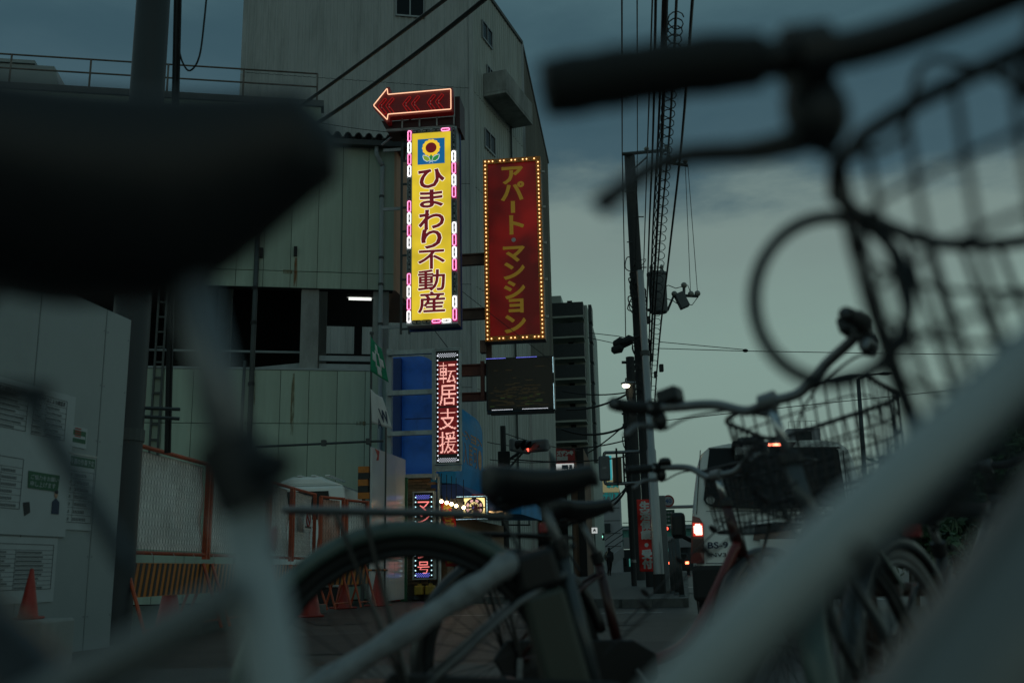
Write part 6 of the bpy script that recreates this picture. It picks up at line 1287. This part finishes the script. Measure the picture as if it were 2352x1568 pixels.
# ================================================================== bicycles
def rot_about(p, o, ax, a): return Matrix.Rotation(a, 3, ax) @ (Vector(p)-Vector(o))+Vector(o)
def make_bike(name, label, loc, hd, frame_m, S=.88, Hb=1.0, steer=0, bask_yaw=None, lean=0, rt=.017, rd=.02, seat=None, clamp=(.335, .66), bb=(.44, .27), tj=None, head=(.90, .84), headb=(.955, .66), basket=True, rack=True, battery=False, saddle_m='black_leather', guard_m=None, sleeve=False, loop=False, bar_w=.28, bar_m='black_plastic', grip_back=.20, deep=1.0, chaincase=True, bars_rise=.05, sad_w=.10, fork_m=None, skirt=1.0, rack_m='dull_steel', bell=False, light_box=False, tyre_m='black_rubber', bz=None, rim_m='dull_steel', post=None, stay_m=None, dt_m=None, dt_mid=None, top=True, R=.33, rz_=.735, grip_r=.017, bdx=0, bhw=.19, bcr=.06, st_r=None, belly=0):
    t = T(name, label, 'bicycle', loc, hd, 'bicycles parked across the near pavement'); t.rotation_euler = (lean, 0, hd)
    guard_m = guard_m or frame_m; fork_m = fork_m or frame_m; stay_m = stay_m or frame_m; V3 = Vector; hub = V3((0, 0, R)); BB = V3((bb[0], 0, bb[1])); CL = V3((clamp[0], 0, clamp[1])); HT = V3((head[0], 0, head[1])); HB = V3((headb[0], 0, headb[1]))
    fh = V3((1.11, 0, R)); axd = (HT-HB).normalized()
    def F(p): return rot_about(p, HB, axd, steer)
    def FB(p): return rot_about(p, HB, axd, steer if bask_yaw is None else bask_yaw)
    def FF(mb, fn=F): mb.v = [tuple(fn(p)) for p in mb.v]; return mb
    # frame
    tj = V3((tj[0], 0, tj[1])) if tj else BB.lerp(CL, .42)
    MB().tube([BB-V3((.01, 0, .02)), CL], [(st_r or rt*1.15), (st_r or rt*1.1)*.95], 16).build('seat_tube', frame_m, t, smooth=True)
    MB().tube(cat_rom([BB, V3((dt_mid[0], 0, dt_mid[1])) if dt_mid else BB.lerp(HB.lerp(HT, .25), .5), HB.lerp(HT, .25)], 8), rd, 16).build('down_tube', dt_m or frame_m, t, smooth=True)
    if top: MB().tube([tj, tj.lerp(HT, .5)-V3((0, 0, .004)), HT-axd*.03], rt, 16).build('top_tube', frame_m, t, smooth=True)
    MB().tube([HB-axd*.02, HT+axd*.02], rt*1.2, 16).build('head_tube', frame_m, t, smooth=True)
    for s in (-1, 1):
        MB().tube([BB+V3((-.02, s*.03, 0)), hub+V3((.12, s*.06, -.01)), hub+V3((0, s*.062, 0))], .010, 8).build('chain_stay', stay_m, t, smooth=True)
        MB().tube([CL+V3((.01, s*.02, -.06)), CL+V3((-.10, s*.045, -.12)), hub+V3((0, s*.062, 0))], .0075, 8).build('seat_stay', stay_m, t, smooth=True)
    MB().lathe([(.035, -.04), (.035, .04)], 14, tf=Matrix.Translation(BB) @ Matrix.Rotation(math.pi/2, 4, 'X')).build('bottom_bracket', 'dull_steel', t)
    seat = V3((seat[0], 0, S)) if seat else V3((CL.x-(S-CL.z)*.33, 0, S)); sd = (seat-CL).normalized()
    pt_ = V3((post, 0, S-.05)) if post else seat-V3((0, 0, .055))
    MB().tube([CL-(pt_-CL).normalized()*.05, pt_], .012, 14).build('seat_post', 'dull_steel', t, smooth=True)
    cl = MB().tube([CL-sd*.025, CL+sd*.014], (st_r or rt*1.1)*1.22, 14).build('seat_clamp', 'black_plastic', t); MB().tube([CL+V3((.02, -.025, 0)), CL+V3((.032, -.028, -.004))], .009, 6).build('clamp_lever', 'black_plastic', cl)
    # saddle: lofted, broad and deep behind, narrow nose in front
    mb = MB(); st_ = []
    for k in range(15):
        u = k/14; x = seat.x-.13+u*.27
        hw = sad_w*(math.sin(min(1, u/.22)*math.pi/2)**.8)*(1-.78*max(0, (u-.18)/.82)**.75) if u < .97 else sad_w*.15
        hw = max(hw, .012); top = seat.z+(.008-.011*math.sin(min(1, max(0, (u-.05)/.9))*math.pi)) - (.022 if k == 14 else 0)-(.012 if k == 0 else 0); dep = (.030+.052*skirt*max(0, 1-u*1.05)**.6 if u > .1 else .04+.03*skirt)
        if belly: dep = .03+belly*min(1, (1-u)/.30)**.75*(1 if u > .4 else .7+.75*u)
        if k in (0, 14): hw *= .6; dep *= .5
        ring = []
        for j in range(14):
            a = 2*math.pi*j/14; y = math.cos(a)*hw; sz = math.sin(a); z = top-.016+.016*sz if sz > 0 else top-.016+dep*sz*(.9 if abs(math.cos(a)) > .2 else .65); ring.append((x, y, z))
        st_.append(ring)
    mb.add([p for r_ in st_ for p in r_], [tuple(range(14)), tuple(range(14*14, 15*14))[::-1]]+[(i*14+j, i*14+(j+1) % 14, (i+1)*14+(j+1) % 14, (i+1)*14+j) for i in range(14) for j in range(14)])
    sa = mb.build('saddle', saddle_m, t, smooth=True)
    for s in (-1, 1):
        sp_ = [(seat.x-.085+.012*math.cos(k*.9), s*.045+.012*math.sin(k*.9), S-.10+k*.0023) for k in range(24)]; MB().tube(sp_, .0035, 5).build('saddle_spring', 'black_plastic', sa); MB().tube([(seat.x-.09, s*.045, S-.10), (seat.x, s*.02, S-.075), (seat.x+.09, s*.012, S-.04)], .004, 5).build('saddle_rail', 'black_plastic', sa)
    MB().box(seat.x-.15, seat.x-.135, -.025, .025, S-.115, S-.08).build('rear_reflector', 'reflector_red', t, bevel=.004)
    # wheels
    def wheel(c, fn, par):
        w_ = T('wheel', None, None, (0, 0, 0), 0); w_.parent = par; del_ = w_.keys()
        def ring(rad): return [(c[0]+rad*math.cos(2*math.pi*k/40), 0, c[2]+rad*math.sin(2*math.pi*k/40)) for k in range(40)]
        b = MB().tube(ring(R-.018), .0185, 10, closed=True); FF(b, fn); b.build('tyre', tyre_m, w_, smooth=True)
        b = MB().tube(ring(R-.04), .011, 6, closed=True); FF(b, fn); b.build('rim', rim_m, w_, smooth=True)
        b = MB().tube([(c[0], -.045, c[2]), (c[0], .045, c[2])], .022, 10); FF(b, fn); b.build('hub', 'dull_steel', w_, smooth=True)
        b = MB()
        for k in range(32): a = 2*math.pi*k/32; a2 = a+(.35 if k % 4 < 2 else -.35); b.tube([(c[0]+.02*math.cos(a2), .03*(1 if k % 2 else -1), c[2]+.02*math.sin(a2)), (c[0]+(R-.044)*math.cos(a), 0, c[2]+(R-.044)*math.sin(a))], .0013, 3, cap=False)
        FF(b, fn); o = b.build('spokes', rim_m, w_); o['kind'] = 'stuff'
    wheel(hub, lambda p: Vector(p), t); wheel(fh, F, t)
    def guard(c, a0, a1, fn):
        b = MB(); rg = R+.022
        def pos(u, v):
            a = a0+(a1-a0)*u; wy, dr = ((-.031, -.026), (-.031, -.006), (-.021, .006), (0, .010), (.021, .006), (.031, -.006), (.031, -.026))[round(v*6)]; rr = rg+dr; return (c[0]+rr*math.cos(a), wy, c[2]+rr*math.sin(a))
        b.grid(28, 6, pos); FF(b, fn); b.build('mudguard', guard_m, t, smooth=True, thick=.002)
    guard(hub, R_(12), R_(205), lambda p: Vector(p)); guard(fh, R_(40), R_(195), F)
    # crank, chain case, stand
    MB().tube([BB+V3((0, -.06, 0)), BB+V3((.10, -.075, -.13))], .010, 6).build('crank_arm', 'dull_steel', t); MB().box(-.05, .05, -.045, .045, -.012, .012, Matrix.Translation(BB+V3((.10, -.13, -.13)))).build('pedal', 'black_plastic', t)
    MB().tube([BB+V3((0, .06, 0)), BB+V3((-.10, .075, .13))], .010, 6).build('crank_arm', 'dull_steel', t); MB().box(-.05, .05, -.045, .045, -.012, .012, Matrix.Translation(BB+V3((-.10, .13, .13)))).build('pedal', 'black_plastic', t)
    MB().lathe([(.085, 0), (.085, .006)], 24, tf=Matrix.Translation(BB+V3((0, -.04, 0))) @ Matrix.Rotation(math.pi/2, 4, 'X')).build('chain_ring', 'black_plastic', t)
    if chaincase: MB().prism([(-.06, R-.05), (bb[0], bb[1]-.10), (bb[0]+.09, bb[1]-.03), (bb[0]+.09, bb[1]+.05), (bb[0], bb[1]+.10), (-.04, R+.06), (-.09, R)], -.058, -.045).build('chain_case', 'black_plastic', t, bevel=.006)
    for s in (-1, 1): MB().tube([(0, s*.07, R), (-.03, s*.10, .01)], .011, 6).build('stand_leg', 'dull_steel', t)
    MB().tube([(-.03, -.10, .012), (-.03, .10, .012)], .011, 6).build('stand_foot', 'dull_steel', t)
    if rack:
        rk = MB(); zr_ = rz_
        rk.tube([(.22, .05, zr_-.01), (.05, .062, zr_), (-.24, .062, zr_+.01), (-.27, .03, zr_+.01), (-.27, -.03, zr_+.01), (-.24, -.062, zr_+.01), (.05, -.062, zr_), (.22, -.05, zr_-.01)], .0065, 8)
        for x in (-.18, -.06, .06): rk.tube([(x, -.062, zr_), (x, .062, zr_)], .005, 6)
        rk.tube([(-.24, 0, zr_+.006), (.2, 0, zr_-.008)], .006, 6); rk.build('rear_rack', rack_m, t, smooth=True)
        for s in (-1, 1): MB().tube([(-.10, s*.062, zr_), (0, s*.075, R+.01)], .006, 6).build('rack_stay', 'bike_black', t); MB().tube([(-.16, s*.062, zr_), (0, s*.075, R)], .005, 6).build('rack_stay', 'bike_black', t)
        MB().tube([(.21, .04, zr_-.01), (CL.x-.06, .02, CL.z-.05)], .005, 6).build('rack_stay', 'bike_black', t)
        MB().lathe([(.028, 0), (.024, .012)], 12, tf=Matrix.Translation((-.285, 0, zr_-.05)) @ Matrix.Rotation(-math.pi/2, 4, 'Y')).build('tail_reflector', 'reflector_red', t)
    if battery:
        c = BB.lerp(CL, .5); M_ = Matrix.Translation(c+V3((-.075, 0, .02))) @ Matrix.Rotation(-math.atan2(CL.x-BB.x, CL.z-BB.z)*-1, 4, 'Y')
        MB().box(-.05, .045, -.045, .045, -.17, .08, M_).build('battery', 'battery', t, bevel=.012); MB().box(-.052, .047, -.047, .047, .083, .17, M_).build('battery_head', 'black_plastic', t, bevel=.014)
    if sleeve: MB().tube(cat_rom([CL+V3((-.11, -.075, -.025)), CL+V3((-.20, -.085, -.085)), CL+V3((-.37, -.085, -.185)), CL+V3((-.56, -.085, -.30))], 5), [.012]+[.026+.004*math.sin(k*1.7) for k in range(14)]+[.020], 12).build('wrapped_tube', 'sleeve', t, smooth=True)
    if top:
        e_ = HT-axd*.03; MB().tube([tj+V3((.03, -rt*.9, -rt*.6)), tj.lerp(e_, .5)+V3((0, -rt*.95, -rt*.7)), e_+V3((0, -rt*.9, -rt*.5))], .0026, 6).build('brake_hose', 'black_plastic', t)
        for k in (.25, .55, .85): MB().tube([tj.lerp(e_, k)-(e_-tj).normalized()*.003, tj.lerp(e_, k)+(e_-tj).normalized()*.003], rt*1.06, 14).build('hose_band', 'black_plastic', t)
    # fork, bars, grips, levers, cables
    for s in (-1, 1): FF(MB().tube([HB+V3((0, s*.03, -.02)), HB.lerp(fh, .6)+V3((-.01, s*.05, 0)), fh+V3((0, s*.052, 0))], [.014, .012, .009], 10)).build('fork_blade', fork_m, t, smooth=True)
    FF(MB().tube([HB-axd*.02+V3((0, -.04, 0)), HB-axd*.015, HB-axd*.02+V3((0, .04, 0))], .016, 8)).build('fork_crown', fork_m, t)
    sx = HT+axd*((Hb-bars_rise-HT.z)/axd.z); FF(MB().tube([HT, sx], .0125, 12)).build('stem', 'chrome' if bar_m == 'dull_steel' else 'black_plastic', t, smooth=True); FF(MB().lathe([(.022, -.02), (.022, .02)], 12, tf=Matrix.Translation(sx) @ Matrix.Rotation(math.pi/2, 4, 'X'))).build('bar_clamp', 'dull_steel', t)
    FF(MB().lathe([(.026, 0), (.026, .02), (.02, .03)], 12, HT)).build('headset', 'black_plastic', t)
    hb_ = []
    for s in (1, -1):
        seg = [sx+V3((.0, 0, 0)), sx+V3((.03, s*.07, .005)), sx+V3((.025, s*.15, bars_rise*.8)), sx+V3((-.03, s*bar_w*.82, bars_rise)), sx+V3((-grip_back*.45, s*bar_w, bars_rise)), sx+V3((-grip_back, s*(bar_w+.005), bars_rise-.012))]
        if grip_back < .1: seg = [sx, sx+V3((.02, s*.06, .0)), sx+V3((.015, s*bar_w*.45, bars_rise*.4)), sx+V3((-grip_back*.5, s*bar_w*.75, bars_rise*.75)), sx+V3((-grip_back, s*bar_w, bars_rise))]
        seg = cat_rom(seg, 7); hb_.append(seg); k = len(seg)-1; dl = 0
        while dl < .125: dl += (seg[k]-seg[k-1]).length; k -= 1
        g_ = seg[k:]
        FF(MB().tube(g_, [grip_r*(.97 if q % 2 else 1.03)*(.9 if q in (0, len(g_)-1) else 1) for q in range(len(g_))], 12)).build('grip', 'black_rubber', t, smooth=True)
        m_ = seg[k-2]; d = (seg[-1]-seg[k]).normalized()
        lv = FF(MB().tube(cat_rom([m_+V3((.012, 0, -.012)), m_+V3((.028, s*.004, -.036)), m_+d*.03+V3((.032, s*.012, -.042)), m_+d*.085+V3((.022, s*.016, -.044)), m_+d*.13+V3((.014, s*.018, -.072))], 4), [.013, .013, .0125, .0125, .012, .011, .010, .009, .009, .008, .008, .0075, .0075, .007, .007, .007, .0075][:17], 8)); lv.build('brake_lever', 'bike_black' if bar_m != 'dull_steel' else 'dull_steel', t, smooth=True)
        FF(MB().tube([m_+V3((.0, 0, .0))-d*.012, m_+d*.012], .021, 10)).build('lever_clamp', 'black_plastic', t)
        FF(MB().ball(m_+V3((.022, 0, -.026)), .021, 8, 6, (1, 1, 1.5))).build('lever_body', 'black_plastic', t, smooth=True)
        FF(MB().tube(cat_rom([m_+V3((.04, 0, -.05)), m_+V3((.10, -s*.06, -.02)), sx+V3((.12, s*.08, .03)), sx+V3((.09, s*.02, -.06)), HT+V3((.05, s*.015, -.05)), HB+V3((.02, s*.01, 0))], 6), .0032, 6)).build('brake_cable', 'black_plastic', t, smooth=True)
    FF(MB().tube(hb_[0][::-1]+hb_[1][1:], .0125, 12)).build('handlebar', bar_m, t, smooth=True)
    if bell:
        m_ = hb_[0][int(len(hb_[0])*.6)]; FF(MB().lathe([(.026, 0), (.027, .012), (.02, .024), (.004, .028)], 14, m_+V3((0, 0, .012)))).build('bell', 'black_plastic', t, smooth=True)
    if light_box:
        for s_, k_ in ((0, .60), (1, .66)): m_ = hb_[s_][int(len(hb_[s_])*k_)]; FF(MB().box(-.025, .025, -.03, .03, .008, .048, Matrix.Translation(m_))).build('control_box', 'black_plastic', t, bevel=.008)
    if basket:
        b = MB(); x0, x1, hw0, hw1, z0, z1 = .075+bdx, .40+bdx, bhw-.035, bhw, (bz or Hb-.02)-.25, (bz or Hb-.02); bx = HT.x
        def bp(u, s_, z): k = (z-z0)/(z1-z0); return None
        def rim(z):
            k = (z-z0)/(z1-z0); hw = hw0+(hw1-hw0)*k; xe = x1-.06*(1-k); c_ = bcr
            cs = [(bx+xe-c_, -hw+c_, -90), (bx+xe-c_, hw-c_, 0), (bx+x0+c_, hw-c_, 90), (bx+x0+c_, -hw+c_, 180)]; o = []
            for cx, cy_, a0 in cs: o += [Vector((cx+c_*math.cos(R_(a0+q*22.5)), cy_+c_*math.sin(R_(a0+q*22.5)), z)) for q in range(5)]
            return o
        def dens(z, n=30):                          # evenly spaced points round the rim
            p = rim(z); p.append(p[0]); ln = [0]
            for a, c_ in zip(p, p[1:]): ln.append(ln[-1]+(c_-a).length)
            o = []; i = 0
            for k in range(n):
                d_ = ln[-1]*k/n
                while ln[i+1] < d_: i += 1
                o.append(p[i].lerp(p[i+1], (d_-ln[i])/max(1e-6, ln[i+1]-ln[i])))
            return o
        FF(MB().tube(dens(z1, 60), .0065, 8, closed=True), FB).build('basket_rim', 'black_plastic', t, smooth=True)
        A_, B_ = dens(z1, 40), dens(z0, 40)
        cb = Vector((bx+(x0+x1)/2, 0, 0))
        for i in range(0, len(A_), 1): m1 = A_[i].lerp(B_[i], .55); m1 = m1+(m1-Vector((cb.x, 0, m1.z)))*.06; b.tube(bez([A_[i], m1, B_[i]], 5), .0028, 4)
        for k in (0, .2, .4, .6, .8): b.tube(dens(z0+(z1-z0)*k, 40), .0026 if k else .0045, 4, closed=True)
        for k in range(8):
            y = -hw0+.03+k*(2*hw0-.06)/7; b.tube([(bx+x0, y, z0), (bx+x1-.06, y, z0)], .0024, 4)
        FF(b, FB); o = b.build('basket_wires', 'black_plastic', t)
        FF(MB().tube([HB+V3((.04, .05, -.03)), V3((bx+.12, .10, z0))], .006, 6), FB).build('basket_stay', 'black_plastic', t); FF(MB().tube([HB+V3((.04, -.05, -.03)), V3((bx+.12, -.10, z0))], .006, 6), FB).build('basket_stay', 'black_plastic', t)
        FF(MB().tube([sx+V3((.01, .05, -.01)), V3((bx+x0, .06, z1-.03))], .006, 6), FB).build('basket_bracket', 'black_plastic', t)
        FF(MB().lathe([(.035, 0), (.03, .06), (.012, .08)], 14, tf=Matrix.Translation(HB+V3((.09, 0, -.03))) @ Matrix.Rotation(math.pi/2, 4, 'Y'))).build('head_lamp', 'dull_steel', t, smooth=True)
    return t
# the white bicycle the camera looks through
bA = make_bike('bicycle', 'large blurred white bicycle nearest of all, its black saddle at upper left', (-.49, .52, 0), 0, 'bike_white', S=.876, Hb=.942, steer=R_(76), rt=.0175, rd=.041, seat=(.255, 0), post=.303, clamp=(.345, .675), bb=(.45, .265), tj=(.40, .40), head=(.868, .838), headb=(.888, .71), skirt=1.5, belly=.072, sad_w=.105, bask_yaw=R_(40), bdx=-.11, bhw=.245, bcr=.12, st_r=.0148, guard_m='bike_black', bar_w=.338, grip_r=.0185, grip_back=.055, bars_rise=-.028, bz=.925, rack_m='black_plastic', stay_m='bike_white_shaded', dt_m='bike_white_shaded')
lk = [P(1910+178*math.cos(a), 688-190*math.sin(a), .80+.03*math.sin(a)) for a in [2*math.pi*k/40 for k in range(40)]]
o0 = lk[30].copy(); ob = MB().tube([p-o0 for p in lk], .0062, 10, closed=True).build('lock_cable', 'black_plastic', None, smooth=True); ob.location = o0; tag(ob, 'dark looped lock cable hanging from the near basket', 'lock')
make_bike('bicycle', 'grey bicycle with arched mudguard, rear rack and black saddle in mid view', (-.235, 2.24, .01), R_(8), 'bike_grey', S=.835, Hb=1.05, steer=R_(46), battery=True, guard_m='bike_green', sleeve=True, bar_m='dull_steel', bars_rise=.06, light_box=True, rt=.016, rd=.022, bar_w=.29, grip_back=.22, rack_m='dull_steel', rim_m='black_plastic', stay_m='dull_steel', skirt=1.3, seat=(.29, 0), R=.345, rz_=.735, top=False, dt_mid=(.70, .31))
make_bike('bicycle', 'red-framed bicycle with swept handlebars standing just behind the grey one', (-.02, 3.55, .0), R_(22), 'bike_maroon', S=.86, Hb=1.03, steer=R_(18), saddle_m='black_leather', rack_m='black_plastic', guard_m='bike_black', bell=True, bar_m='dull_steel', bars_rise=.07, fork_m='bike_maroon', rim_m='black_plastic', top=False, dt_m='bike_red', dt_mid=(.70, .36))
make_bike('bicycle', 'dark bicycle at lower right seen almost from behind its rear wheel', (1.02, 2.75, 0), R_(48), 'bike_black', S=.80, Hb=.98, steer=R_(5), rack=False, basket=False, guard_m='bike_grey', tyre_m='tyre_wall')
